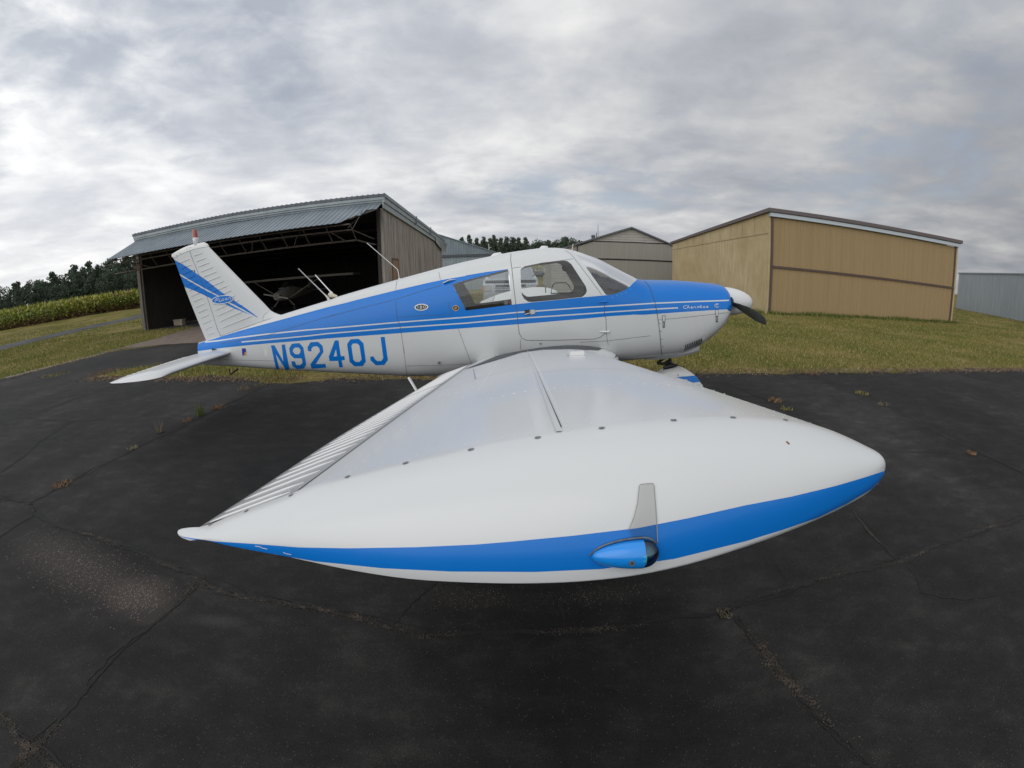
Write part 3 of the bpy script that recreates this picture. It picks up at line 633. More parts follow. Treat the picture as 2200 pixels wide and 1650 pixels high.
for i in range(9):
    t_ = i/8*PI/2
    for k in range(NS):
        a = 2*PI*k/NS; vs.append(pc+ax*(math.sin(t_)*rj*1.12)+(dn*math.cos(a)+nv_*math.sin(a)*.85)*rj*.97*max(math.cos(t_), .01))
b.add(vs, [(i*NS+k, i*NS+(k+1) % NS, (i+1)*NS+(k+1) % NS, (i+1)*NS+k) for i in range(8) for k in range(NS)]); b.build('navigation_light_lens', M_TEAL, wing, smooth=True)
b = MB(); b.ellipsoid(pc+ax*.007-dn*.003*(1 if dn.z < 0 else -1), (.013, .013, .011)); b.tube([pc-ax*.004, pc+ax*.002], rj*.85, 16); b.build('navigation_light_bulb', mat('teal_reflector', (.10, .55, .60), .25, .2), wing, smooth=True)
b = MB()
ring = [(0, -.96, .62), (.0, -1.03, .1)]
for k in range(17):
    a = PI+PI*k/16
pts = [Vector(pa)]
for t_ in np.linspace(.12, 1.28, 14):
    rr_ = math.sin(min(1, t_)**.62*PI/2) if t_ < 1 else math.sqrt(max(0, 1-((t_-1)/.33)**2))
    pts.append(Vector(pa).lerp(Vector(pj), t_)-dn*(rj*1.10*rr_)*(1 if dn.z < 0 else -1)+nv_*.001)
b.tube(pts, .0017, 6); b.build('sealant_bead', mat('sealant', (.16, .19, .2), .8, var=(90, (.12, .12, .12), .4, .6)), wing, smooth=True)
P0, n0 = onS(S_tip, invt, ZN((937, 1283))[0]); P0 = Vector(pa).lerp(Vector(pj), .74)+nv_*(.006+rj*.85*.93*.97)+(dn if dn.z < 0 else -dn)*rj*.22
b = MB(); b.tube([P0-nv_*.004, P0+nv_*.0025], .0048, 14); b.tube([P0+nv_*.0025, P0+nv_*.003], .0022, 6, 1); b.build('light_screw', [M_STEEL, M_BLK], wing, auto=.6)
shield = invt(dens(ZN((955, 880), (1030, 700), (1075, 520), (1100, 290), (1122, 265), (1275, 248), (1298, 272), (1312, 450), (1332, 700), (1345, 1040), (1200, 960), (1000, 985)), 5, True))
decal('clear_shield', S_tip, [shield], [glass('clear_film', (.985, .98, .97), .0, .3)], wing, .0018, .03, .8)
b = MB(); ribbon(b, S_tip, invt(dens(ZN((955, 880), (1030, 700), (1075, 520), (1100, 290), (1108, 272), (1122, 263), (1275, 248), (1292, 258), (1300, 285), (1312, 450), (1332, 700), (1345, 1040)), 4)), .0013, .0022); b.build('shield_edge', mat('film_edge', (.30, .30, .29), .6), wing, fix=False)
b = MB()                                            # chips in the band and a bird dropping
for ln in [ZT((545, 1218), (575, 1222), (590, 1230), (618, 1236)), ZT((712, 1256), (735, 1264), (760, 1268))]: ribbon(b, S_tip, invt(dens(ln, 2)), .0015, .0008)
b.build('paint_chips', M_WT, wing, fix=False)
b = MB(); dots(b, S_tip, invt([ZU((1530, 570))[0], ZU((1537, 577))[0]]), .0028, .0005); b.build('insect_mark', mat('rust_mark', (.25, .09, .05), .8), wing, fix=False)

# ------------------------------------------------------------------ fin, rudder, tail planes
def pl(P): return hit(P, 1, -.03)[:, [0, 2]]
leh = np.array([0, .03, .06, .10, .15, 1.0, 1.02, 1.035]); lep = pl(ZA((1350, 422), (1260, 402), (1170, 352), (1120, 300), (1045, 220))+[(446, 530), (443.5, 524), (436, 520)])
teh = np.array([0, 1.0, 1.02, 1.035]); tep = pl([(441, 735), (370.5, 556), (365, 551), (366, 546)])
def S_fin(s, h):                                   # s 0 trailing edge .. 1 leading edge, starboard skin
    s = np.asarray(s, float); h = np.asarray(h, float)
    te = np.stack([np.interp(h, teh, tep[:, 0]), np.interp(h, teh, tep[:, 1])], -1); le = np.stack([np.interp(h, leh, lep[:, 0]), np.interp(h, leh, lep[:, 1])], -1)
    bow = .028*np.sin(PI*s)*sstep(.9, 1.02, h)
    p = te+(le-te)*s[..., None]; u = 1-np.clip(s, 0, 1)
    t = (.075*np.sqrt(np.clip(u, 0, 1))*(1-u)*1.6+.012*(s*(1-s))**.5)*(1-.35*h)*np.where(h > 1, np.sqrt(np.clip(1-((h-1)/.036)**2, .02, 1)), 1)
    return np.stack([p[..., 0], -t, p[..., 1]+bow], -1)
invf = Inv(S_fin, 0, 1, 0, 1.03, 240, 240).orient((480, 600))
hs = [invf([(408, 540)])[0], invf([(471, 718)])[0]]
hl = lambda h: hs[1][0]+(hs[0][0]-hs[1][0])*h
feather = [ZC_ for ZC_ in [Z1((697, 778), (830, 850), (955, 935), (1080, 1020), (1200, 1115), (1300, 1190), (1400, 1255), (1540, 1345), (1668, 1443), (1668, 1450), (1540, 1400), (1400, 1345), (1270, 1285), (1150, 1240), (1040, 1185), (930, 1135), (815, 1095), (755, 945))]]
pin = Z1((752, 940), (800, 962), (900, 1022), (1100, 1135), (1225, 1200), (1350, 1275), (1500, 1355), (1655, 1443), (1650, 1449), (1480, 1363), (1330, 1285), (1215, 1207), (1090, 1147), (890, 1034), (800, 980), (760, 960))
fu, pu = invf(dens(feather[0], 4, True)), invf(dens(pin, 4, True))
gf = [(s, h) for s in cs(0, 1, 40) for h in np.concatenate([np.linspace(0, 1, 50), [1.01, 1.02, 1.028, 1.035]])]
hinge = [(hl(h), h) for h in np.linspace(0, 1, 30)]+[(hl(1), 1.035)]
rud = [(0, 0)]+hinge+[(0, 1.035)]; cap_ = [(0, 1.0), (1, 1.0), (1, 1.035), (0, 1.035)]
fv, ff = cdt(gf, [fu, pu, rud], 1)
c0, c1 = fv[ff][:, :, 0].mean(1), fv[ff][:, :, 1].mean(1)
fmi = (inpoly(c0, c1, fu) & ~inpoly(c0, c1, pu)).astype(int); isr = c0 < np.array([hl(min(h, 1)) for h in c1]); isc = c1 > 1.0
allf = np.ones(len(ff), bool)
def both(name, sel, mats, parent, mi):
    o = patch(name, fv, ff, sel, S_fin, mats, parent, mi, True)
    b = bmesh.new(); b.from_mesh(o.data); bmesh.ops.recalc_face_normals(b, faces=b.faces); b.to_mesh(o.data); b.free(); return o
fin = both('fin', ~isr & ~isc, PM, plane, fmi); rudder = both('rudder', isr & ~isc, PM, plane, fmi); fcap = both('fin_tip', isc, [M_WT], plane, np.zeros(len(ff), int))
def beads(name, rng_h, s0f, s1f, parent, r=.006):
    b = MB()
    for h in rng_h:
        s_ = np.linspace(s0f(h), s1f(h), 8); P = S_fin(s_, np.full(8, h))
        for sg in (1, -1): b.tube(P*[1, sg, 1], [.001]+[r]*6+[.001], 6, cap=False)
    b.build(name, [M_W], parent, smooth=True)
def beadsmi(h_list, s0f, s1f, parent, r=.0085):
    for nm, m, want in (('bead', M_W, 0), ('bead', M_B, 1)):
        b = MB()
        for h in h_list:
            s_ = np.linspace(s0f(h), s1f(h), 26); inside = inpoly(s_, np.full(26, h), fu) & ~inpoly(s_, np.full(26, h), pu)
            P = S_fin(s_, np.full(26, h)); rad = r*np.minimum(1, np.minimum(np.arange(26), 25-np.arange(26))/2.5+.05)
            k = 0
            while k < 25:
                if inside[k] == want:
                    e = k
                    while e < 25 and inside[e+1] == want: e += 1
                    if e > k:
                        for sg in (1, -1): b.tube(P[k:e+1]*[1, sg, 1]+[0, 0, 0], list(rad[k:e+1]), 6, cap=False, flat=.6)
                    k = e+1
                else: k += 1
        if b.v: b.build(nm, m, parent, smooth=True)
hb = np.arange(.075, .98, .0665)
beadsmi(hb, lambda h: hl(h)+.05, lambda h: .80-.02*h, fin); beadsmi(hb-.012, lambda h: .06, lambda h: hl(h)-.06, rudder)
b = MB(); ribbon(b, S_fin, hinge[:-1], .005, .002); ribbon(b, S_fin, [(s, 1.0) for s in np.linspace(.01, .985, 20)], .003, .002); ribbon(b, S_fin, invf(dens(ZA((1060, 500), (1075, 420), (1160, 350)), 3)), .003, .0015); b.build('fin_seams', M_LINE, fin, fix=False)
b = MB(); ribbon(b, S_fin, invf(dens(ZA((385, 748), (700, 640), (1070, 507), (1340, 425)), 3)), .003, .002); b.build('fin_base_seam', M_LINE, fin, fix=False)
oc = Z1((1272, 1243))[0]
ov = decal('maker_oval', S_fin, [invf(dens(ell(oc, 24.2, 9.2, -.12), 2, True)), invf(dens(ell(oc, 22.6, 7.9, -.12), 2, True))], [M_WT, M_B], fin, .010, .03, 1, [0, 1])
a, c = ZA((300, 220))[0], ZA((580, 158))[0]
strokes('maker_script', S_fin, invf, script('Piper', a[0], a[1], c[0], c[1], 7.8, .3), .0048, .0125, M_WT, ov)
b = MB(); dots(b, S_fin, invf([Z1(q_)[0] for q_ in ((785, 715), (745, 738), (860, 665), (905, 650))]), .006); ribbon(b, S_fin, invf(dens(Z1((945, 905), (952, 930)), 2)), .012, .004); b.build('fin_fasteners', M_DK, fin, fix=False)
# beacon on the fin
bp = Vector(hit([(421, 522)], 1, 0)[0])
b = MB(); b.tube([bp+Vector((.02, 0, -.06)), bp+Vector((.0, 0, 0)), bp+Vector((.0, 0, .055)), bp+Vector((0, 0, .068))], [.022, .034, .043, .036], 16); bm_ = b.build('beacon_mount', M_WT, plane, auto=.8)
tp_ = bp+Vector((0, 0, .068)); b = MB(); b.tube([tp_, tp_+Vector((-.003, 0, .045)), tp_+Vector((-.006, 0, .10)), tp_+Vector((-.006, 0, .108))], [.036, .030, .024, .018], 16)
ml = mat('red_lens', (.32, .05, .05), .3, coat=.3); b.build('beacon_lens', ml, plane, auto=.8)
b = MB(); b.box(tuple(tp_+Vector((-.041, -.018, .004))), tuple(tp_+Vector((-.026, .018, .104)))); b.build('beacon_amber_pane', mat('amber_lens', (.62, .38, .2), .3), plane, bevel=.003)
b = MB(); p_ = Vector(hit(Z1((1095, 632)), 1, 0)[0]); b.tube([p_+Vector((-.03, 0, 0)), p_+Vector((.02, 0, .004))], [.008, .011], 8); b.build('fin_stub', M_CREAM, plane)
# tail planes
YSB = tab((0, 1.39), (.04, 1.44), (.12, 1.485), (.3, 1.52), (.6, 1.53), (.85, 1.50), (1, 1.44))
def S_stab(s, v):                                  # s -1..1 lower..upper, v 0..1 root..tip
    s = np.asarray(s, float); v = np.asarray(v, float); a = np.abs(s); sg = np.where(s < 0, -1, 1)
    f = np.sqrt(np.clip(1-np.clip((v-.86)/.14, 0, 1)**2, 0, 1)); yo = YSB(a); y = .06+(yo-.06)*v
    c = .77; x = -4.395-a*c-.03*v
    th = 5*.11*(.2969*np.sqrt(np.clip(a, 0, 1))-.126*a-.3516*a**2+.2843*a**3-.1036*a**4)*c
    return np.stack([x, -y, .826-.036*a-.016*v+sg*th*f-.012*(v > .86)*(v-.86)/.14], -1)
sv = np.concatenate([np.linspace(0, .86, 24), np.linspace(.88, 1, 10)])
for mir in (False, True):
    st = grid_mesh('tailplane', S_stab, np.concatenate([-cs(0, 1, 22)[::-1], cs(0, 1, 26)[1:]]), sv, [M_W2], plane, mir)
    b = MB()
    for v in np.arange(.12, .84, .058):
        P = S_stab(np.linspace(.80, .97, 5), np.full(5, v)); P = P*[1, -1, 1] if mir else P
        b.tube(P, [.001, .005, .005, .005, .001], 6, cap=False)
    P = S_stab(np.full(12, .78), np.linspace(.08, .86, 12)); P = P*[1, -1, 1] if mir else P
    b.build('bead', M_WT, st, smooth=True)
    b = MB(); 
    for k in range(11): b.quad(P[k]+[.003, 0, .0015], P[k+1]+[.003, 0, .0015], P[k+1]+[-.003, 0, .0015], P[k]+[-.003, 0, .0015])
    b.build('trim_tab_seam', M_LINE, st)
decal('tailplane_slot', S_fus, [uv(ZA((262, 935), (350, 963), (258, 975)), True, 2)], [M_BLK], plane, .003, .05, 1.2)

# ------------------------------------------------------------------ propeller and spinner
HUB = Vector((1.69, 0, 1.305)); b = MB(); vs = []; K = 14; NS = 32
for i in range(K+1):
    t_ = i/K; r_ = .168*math.sqrt(max(0, 1-t_**2.1)); x_ = 1.625+.395*t_
    for k in range(NS): a = 2*PI*k/NS; vs.append((x_, r_*math.cos(a), 1.308+r_*math.sin(a)-.012*t_))
b.add(vs, [(i*NS+k, i*NS+(k+1) % NS, (i+1)*NS+(k+1) % NS, (i+1)*NS+k) for i in range(K) for k in range(NS)]+[tuple(range(NS))])
b.build('spinner', M_WT, plane, auto=.9)
b = MB(); rdir = Vector((0, -.985, -.14)).normalized(); cdir = Vector((1, 0, 0)).cross(rdir).normalized()
M_PROP = mat('worn_black_propeller', (.055, .056, .053), .5, .0, var=(14, (.095, .097, .092), .35, .7))
for sg in (1, -1):
    b = MB(); vs = []; NS = 12; st_ = np.linspace(.08, .94, 18)
    for r_ in st_:
        f = (r_-.08)/.86; c_ = np.interp(f, [0, .12, .35, .6, .85, .96, 1], [.085, .10, .145, .15, .125, .105, .06]); th_ = np.interp(f, [0, .15, .5, 1], [.05, .03, .014, .006])
        be = np.interp(f, [0, .2, .6, 1], [R(58), R(46), R(28), R(20)]); cv = cdir*sg*math.cos(be)+Vector((1, 0, 0))*math.sin(be); nv2 = rdir.cross(cv).normalized()
        o_ = HUB+rdir*sg*r_
        for k in range(NS):
            a = 2*PI*k/NS; vs.append(o_+cv*(c_/2*math.cos(a))+nv2*(th_/2*math.sin(a)))
    b.add(vs, [(i*NS+k, i*NS+(k+1) % NS, (i+1)*NS+(k+1) % NS, (i+1)*NS+k) for i in range(17) for k in range(NS)]+[tuple(range(NS)), tuple(17*NS+k for k in range(NS))])
    b.build('propeller_blade', M_PROP, plane, auto=.9)
b = MB(); b.tube([(1.60, 0, 1.31), (1.64, 0, 1.31)], .13, 24); b.build('propeller_hub', M_DK, plane)
for sg in (1, -1):
    b = MB(); b.ellipsoid((1.592, sg*.27, 1.32), (.02, .085, .055)); b.build('air_inlet', M_BLK, cowling, smooth=True)

# ------------------------------------------------------------------ chin scoop, nose gear, main gear
b = MB(); secs = [(.62, .70, .65, .26), (.80, .74, .660, .29), (1.0, .80, .688, .30), (1.16, .88, .722, .29), (1.235, .90, .742, .28)]
vs = []
for x_, zt_, zb_, w_ in secs:
    vs += [(x_, -w_, zt_), (x_, -w_, zb_+.03), (x_, -w_+.03, zb_), (x_, w_-.03, zb_), (x_, w_, zb_+.03), (x_, w_, zt_)]
b.add(vs, [(i*6+k, i*6+k+1, (i+1)*6+k+1, (i+1)*6+k) for i in range(4) for k in range(5)]+[(24, 25, 26, 27, 28, 29), (0, 5, 4, 3, 2, 1)]); b.build('chin_scoop', M_W, cowling, auto=.7)
b = MB(); b.box((1.226, -.19, .775), (1.229, .19, .86)); b.build('scoop_opening', M_BLK, cowling)
PT = ((0, .17), (.06, .20), (.2, .30), (.42, .44), (.58, .47), (.7, .455), (.85, .39), (.95, .31), (1.0, .245)); PBt = ((0, .15), (.1, .12), (.4, .085), (.8, .10), (.95, .17), (1.0, .235)); PWd = ((0, .01), (.2, .07), (.5, .105), (.75, .11), (.9, .085), (1.0, .012))
def S_pant(dx, dy):
    f1, f2, f3 = tab(*PT), tab(*PBt), tab(*PWd)
    def S(u, t):
        u = np.asarray(u, float); t = np.asarray(t, float); ph = t*PI; s_, c_ = np.sin(ph), np.cos(ph)
        k = lambda f: (f(u-.04)+f(u)*2+f(u+.04))/4
        zt_, zb_ = k(f1), k(f2); w_ = np.maximum(k(f3), .004); q = (np.abs(s_)**2.4+np.abs(c_)**2.4)**(-1/2.4)
        return np.stack([dx-.9+.92*u, dy-w_*s_*q, (zt_+zb_)/2+(zt_-zb_)/2*c_*q], -1)
    return S
def pant(name, x, y, mark=False, zs=1.0, top=.52):
    S0 = S_pant(x, y)
    def S(u, t): P = S0(u, t); P[..., 2] = .05+(P[..., 2]-.05)*zs; return P
    w = thing_part = None
    V, F = None, None
    us = cs(0, 1, 34); ts = np.linspace(0, 2, 49); o = grid_mesh(name, S, us, ts, [M_WT, M_B], plane)
    if mark:
        ivp = Inv(S, 0, 1, 0, 1, 120, 120).orient((1480, 810)); Zp = ZC(1380, 740, 13.75)
        decal('pant_stripe', S, [ivp(dens(Zp((1000, 962), (1300, 940), (1640, 915), (1740, 1000), (1778, 1100), (1650, 1110), (1500, 1130), (1320, 1065), (1340, 1040), (1200, 1030)), 1.5, True))], [M_B], o, .002, .03, 1)
        b = MB(); dots(b, S, ivp(Zp((1055, 905))), .008); b.build('pant_bolt', M_DK, o, fix=False)
    b = MB(); b.tube([(x-.42, y-.055, .175), (x-.42, y-.045, .175), (x-.42, y+.045, .175), (x-.42, y+.055, .175)], [.15, .172, .172, .15], 28); b.build('wheel', M_BLK, plane, auto=.6)
    return o
np_ = pant('wheel_fairing', 1.405, 0, True, 1.15)
Zp = ZC(1380, 740, 13.75)
def pt(P, y): return Vector(hit(Zp(P), 1, y)[0])
b = MB(); b.tube([pt((790, 330), -.02), pt((850, 600), -.02)], .018, 12); b.tube([pt((870, 560), -.02), pt((860, 700), -.02)], .024, 12); b.build('nose_strut', M_DK, plane)
b = MB(); b.tube([pt((700, 360), -.03), pt((440, 555), -.03)], .017, 8); b.tube([pt((440, 555), -.03), pt((1030, 620), -.03)], .016, 8); b.tube([pt((600, 590), -.04), pt((760, 500), -.04), pt((900, 590), -.04)], .02, 8)
b.tube([pt((620, 700), -.05), pt((820, 640), -.05), pt((1040, 610), -.05)], [.018, .03, .014], 8); b.build('torque_link', M_DK, plane)
b = MB(); b.tube([pt((1060, 630), -.11), pt((1215, 650), -.11), pt((1225, 700), -.11)], .0035, 6); b.build('tow_lug', M_DK, np_)
b = MB(); b.ellipsoid(pt((445, 385), -.1), (.02, .02, .02)); b.build('exhaust_stub', M_DK, plane)
for sg in (1, -1):
    pant('wheel_fairing', -.38, sg*1.52, False, .95)
    b = MB(); b.tube([(-.80, sg*1.50, .86), (-.80, sg*1.52, .40)], [.05, .035], 14, flat=.8); b.tube([(-.80, sg*1.52, .5), (-.80, sg*1.52, .2)], .024, 12); b.build('main_strut', M_WT, plane, auto=.8)
# boarding step
b = MB(); p0 = Vector(hit(ZF((75, 535)), 1, -.40)[0]); p1 = Vector(hit(ZF((150, 660)), 1, -.50)[0]); d_ = p1-p0; b.tube([p0, p0+d_*1.0, p0+d_*1.35], .018, 12, flat=.6)
e_ = p0+d_*1.35; b.box((e_.x-.06, e_.y-.10, e_.z-.01), (e_.x+.06, e_.y+.03, e_.z+.008)); b.build('boarding_step', M_W, plane, auto=.8)
b = MB(); ribbon(b, S_fus, inv(dens(ZF((95, 490), (125, 515), (125, 550)), 2)), .004, .003); b.build('step_cutout', M_LINE, body, fix=False)
# tie-down skid
A_ = [Vector(hit(ZA(q_), 1, 0)[0]) for q_ in ((530, 1262), (548, 1355), (672, 1265))]; b = MB(); b.tube(A_, [.012, .009, .012], 8); b.build('tail_skid', M_DK, plane)
# antennas
b = MB(); c_ = Vector(hit([(716, 636)], 1, 0)[0])
b.tube([c_+Vector((.05, 0, -.008)), c_+Vector((-.03, 0, .012)), c_+Vector((-.055, 0, .03))], [.012, .03, .02], 10); b.build('whisker_antenna_base', M_CREAM, plane, auto=.8)
for (t0, t1, ys) in (((704, 639), (641.4, 577.6), (-.02, -.36)), ((713, 630), (677.6, 591), (.02, .3))):
    b = MB(); p0 = Vector(hit([t0], 1, ys[0])[0]); p1 = Vector(hit([t1], 1, ys[1])[0]); b.tube([p0+(p0-p1)*.05+Vector((0, 0, -.02)), p0, p0.lerp(p1, .12), p1], [.02, .014, .0075, .006], 8); b.build('whisker_antenna', M_WT, plane, auto=.9)
b = MB(); Pw = [Vector(hit(ZC(400, 480, 3.6667)(q_), 1, 0)[0]) for q_ in ((1680, 440), (1668, 365), (1425, 155))]; b.tube([Pw[0]-Vector((0, 0, .01)), Pw[0]+Vector((0, 0, .012))], .016, 8); b.tube([Pw[0], Pw[1]-Vector((0, 0, .01)), Pw[1]+(Pw[2]-Pw[1])*.03, Pw[2]], [.0045, .0045, .0045, .0038], 8); b.build('bent_whip_antenna', M_WT, plane)
for (x0_, y0_, x1_, y1_, hh) in ((700, 228, 890, 182, .035), (1470, 98, 1610, 95, .035)):
    p0 = Vector(hit(Zc((x0_, y0_)), 1, 0)[0]); p1 = Vector(hit(Zc((x1_, y1_)), 1, 0)[0]); b = MB(); b.tube([p0+Vector((-.01, 0, -.02)), p0.lerp(p1, .25)+Vector((0, 0, .002)), p0.lerp(p1, .75)+Vector((0, 0, .0)), p1-Vector((0, 0, .02))], [.03, .048, .045, .01], 14, flat=.55); b.build('roof_antenna', M_WT, plane, auto=1.2)
b = MB(); p0 = Vector(hit(Zc((1970, 140)), 1, 0)[0]); p1 = Vector(hit(Zc((1990, 30)), 1, 0)[0]); b.tube([p0, p1], [.006, .004], 8); b.build('temperature_probe', M_CREAM, plane)
b = MB(); p0 = Vector(hit(Zc((1430, 128)), 1, -.12)[0]); b.tube([p0, p0+Vector((-.01, 0, .02))], .006, 8); b.tube([p0+Vector((-.03, 0, .012)), p0+Vector((.02, 0, .012))], .004, 6); b.build('roof_eyelet', M_GREY, plane)

# ------------------------------------------------------------------ cabin
M_SEAT = mat('seat_cloth', (.13, .135, .15), .9, var=(12, (.2, .2, .21), .4, .7), bump=(60, .3, .004))
M_CLOTH = mat('black_cloth', (.030, .030, .034), .7, var=(9, (.075, .075, .08), .5, .8), bump=(14, .6, .02))
b = MB(); b.box((-1.45, -.36, .72), (.45, .36, .735)); b.build('cabin_floor', M_TRIM, plane)
for x_, wname in ((-.62, 'front'), (-1.38, 'rear')):
    for sg in (1, -1):
        b = MB(); b.box((x_-.02, sg*.25-.19, .74), (x_+.44, sg*.25+.19, .92)); b.box((x_-.14, sg*.25-.19, .86), (x_-.02, sg*.25+.19, 1.29), rot=Matrix.Rotation(R(-10), 3, 'Y')); b.build('seat', M_SEAT, plane, bevel=.03)
b = MB(); nx, ny = 26, 30; vs = []
for i in range(nx):
    for j in range(ny):
        u, v = i/(nx-1), j/(ny-1)*2-1; x_ = -.02+.52*u; z_ = 1.575-.115*u-.10*abs(v)**3
        z_ += .055*mnoise.noise(Vector((u*5, v*5, 3)))+.03*abs(mnoise.noise(Vector((u*12, v*14, 7))))
        if u < .06: z_ -= .22
        vs.append((x_+(.02*mnoise.noise(Vector((v*6, 1, 2))) if u < .1 else 0), v*.42*(1-.35*u), min(z_, 1.64-.2*u)))
b.add(vs, [(i*ny+j, (i+1)*ny+j, (i+1)*ny+j+1, i*ny+j+1) for i in range(nx-1) for j in range(ny-1)]); b.build('panel_cover', M_CLOTH, plane, smooth=True)
b = MB(); b.box((.02, -.44, .95), (.10, .44, 1.42)); b.build('instrument_panel', M_BLK, plane, bevel=.01)
b = MB(); cp = Vector(hit(Zc((1862, 400)), 1, 0)[0]); b.ellipsoid(cp, (.035, .04, .045), nu=14); b.tube([cp, cp+Vector((.05, 0, .09))], .01, 8); b.build('compass', M_BLK, plane, smooth=True)
b = MB(); pw = [hit(Zc(q_), 1, .50)[0] for q_ in ((1640, 810), (1665, 690), (1700, 645), (1880, 640), (1925, 690), (1985, 800), (1640, 810))]; b.tube(pw, .007, 6); b.build('storm_window_frame', M_DK, plane)
b = MB(); pw = [hit(Zc(q_), 1, .42)[0] for q_ in ((1415, 695), (1530, 682), (1552, 700), (1560, 800))]; b.tube(pw, .006, 8); b.build('grab_handle', M_WT, plane, smooth=True)
b = MB(); a, c = hit(Zc((905, 922)), 1, .46)[0], hit(Zc((960, 988)), 1, .46)[0]; b.box((a[0], .455, c[2]), (c[0], .46, a[2])); c2 = hit(Zc((1020, 982)), 1, .46)[0]; b.box((c[0]+.001, .455, c2[2]), (c2[0], .46, a[2]+.01), 1); b.build('placard', [M_WT, mat('red_print', (.35, .03, .03), .5)], plane)
# ------------------------------------------------------------------ sky and light
SUN_EL, SUN_AZ = R(40), R(-142)                     # azimuth measured from +Y towards +X
w = bpy.data.worlds.new("World"); sc.world = w; w.use_nodes = True
nt = w.node_tree; L = nt.links.new; bg = nt.nodes['Background']
def MA(op, a, b=None, c=None, clamp=False):
    n = nt.nodes.new('ShaderNodeMath'); n.operation = op; n.use_clamp = clamp
    for i, v in enumerate((a, b, c)):
        if v is None: continue
        if isinstance(v, (int, float)): n.inputs[i].default_value = v
        else: L(v, n.inputs[i])
    return n.outputs[0]
def MX(f, a, b, mode='MIX'):
    n = nt.nodes.new('ShaderNodeMix'); n.data_type = 'RGBA'; n.blend_type = mode
    for i, v in ((0, f), (6, a), (7, b)):
        if isinstance(v, (int, float)): n.inputs[i].default_value = v
        elif isinstance(v, tuple): n.inputs[i].default_value = (*v, 1)
        else: L(v, n.inputs[i])
    return n.outputs[2]
tc = nt.nodes.new('ShaderNodeTexCoord'); sp = nt.nodes.new('ShaderNodeSeparateXYZ'); L(tc.outputs['Generated'], sp.inputs[0])
X, Y, Z = sp.outputs
zz = MA('ADD', MA('MAXIMUM', Z, 0.0), .16)
px_, py_ = MA('DIVIDE', X, zz), MA('DIVIDE', Y, zz)
cb = nt.nodes.new('ShaderNodeCombineXYZ'); L(px_, cb.inputs[0]); L(py_, cb.inputs[1])
def wn(scale, det, rough, dist, off):
    mp = nt.nodes.new('ShaderNodeMapping'); mp.inputs['Location'].default_value = off; L(cb.outputs[0], mp.inputs[0])
    n = nt.nodes.new('ShaderNodeTexNoise'); n.inputs['Scale'].default_value = scale; n.inputs['Detail'].default_value = det; n.inputs['Roughness'].default_value = rough; n.inputs['Distortion'].default_value = dist; L(mp.outputs[0], n.inputs['Vector']); return n.outputs[0]
nA = wn(1.1, 8, .54, .3, (3.1, 1.7, 0)); nB = wn(3.4, 7, .56, .25, (7, 2, 4)); nC = wn(.55, 3, .5, .2, (1.3, 9, 2))
dens_ = MA('ADD', MA('MULTIPLY', nA, .66), MA('MULTIPLY', nB, .34))
cl = ramp(nt, dens_, [(.33, (.41, .435, .485)), (.44, (.51, .53, .575)), (.53, (.625, .64, .665)), (.66, (.83, .83, .825))])
# brighter towards the low left and the zenith, duller to the right
dv = MA('ADD', MA('ADD', MA('MULTIPLY', X, -.68), MA('MULTIPLY', Y, .10)), MA('MULTIPLY', Z, .40))
gain = MA('ADD', MA('MULTIPLY', dv, .56), .90)
low = MA('POWER', MA('SUBTRACT', 1.0, MA('MAXIMUM', Z, 0.0), clamp=True), 7.0)
lowl = MA('MULTIPLY', low, MA('MULTIPLY', MA('MAXIMUM', MA('MULTIPLY', X, -1.0), 0.0), .55))
gain = MA('ADD', gain, lowl)
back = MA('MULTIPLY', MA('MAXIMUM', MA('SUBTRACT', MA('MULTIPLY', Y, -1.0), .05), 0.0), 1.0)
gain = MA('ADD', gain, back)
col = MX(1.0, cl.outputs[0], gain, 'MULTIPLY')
sky = nt.nodes.new('ShaderNodeTexSky'); sky.sky_type = 'NISHITA'; sky.sun_disc = False; sky.sun_elevation = SUN_EL; sky.sun_rotation = SUN_AZ
skc = MX(1.0, sky.outputs[0], (.095, .095, .095), 'MULTIPLY'); skc = MX(.45, skc, (.52, .56, .62))
hole = ramp(nt, nC, [(.36, 1.0), (.50, 0.0)]); h2 = ramp(nt, nB, [(.38, 1.0), (.60, .0)])
hm = MA('MULTIPLY', MA('MULTIPLY', hole.outputs[0], h2.outputs[0]), .55)
col = MX(hm, col, skc)
warm = MX(MA('MULTIPLY', lowl, 1.2, clamp=True), col, (.92, .88, .80))
down = MA('GREATER_THAN', MA('MULTIPLY', Z, -1.0), .02)
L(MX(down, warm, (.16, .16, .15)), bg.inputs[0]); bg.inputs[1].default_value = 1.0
sl = bpy.data.lights.new('sun', 'SUN'); sl.energy = .6; sl.angle = R(60); sl.color = (1, .965, .91)
so = bpy.data.objects.new('sun', sl); COL.objects.link(so)
sd = Vector((math.sin(SUN_AZ)*math.cos(SUN_EL), math.cos(SUN_AZ)*math.cos(SUN_EL), math.sin(SUN_EL)))
so.rotation_euler = sd.to_track_quat('Z', 'Y').to_euler(); so.location = sd*60
sc.view_settings.view_transform = 'Standard'; sc.view_settings.look = 'None'; sc.view_settings.exposure = 0; sc.view_settings.gamma = 1
sc.cycles.max_bounces = 8; sc.cycles.transparent_max_bounces = 16; sc.cycles.use_denoising = True; sc.cycles.caustics_reflective = False; sc.cycles.caustics_refractive = False

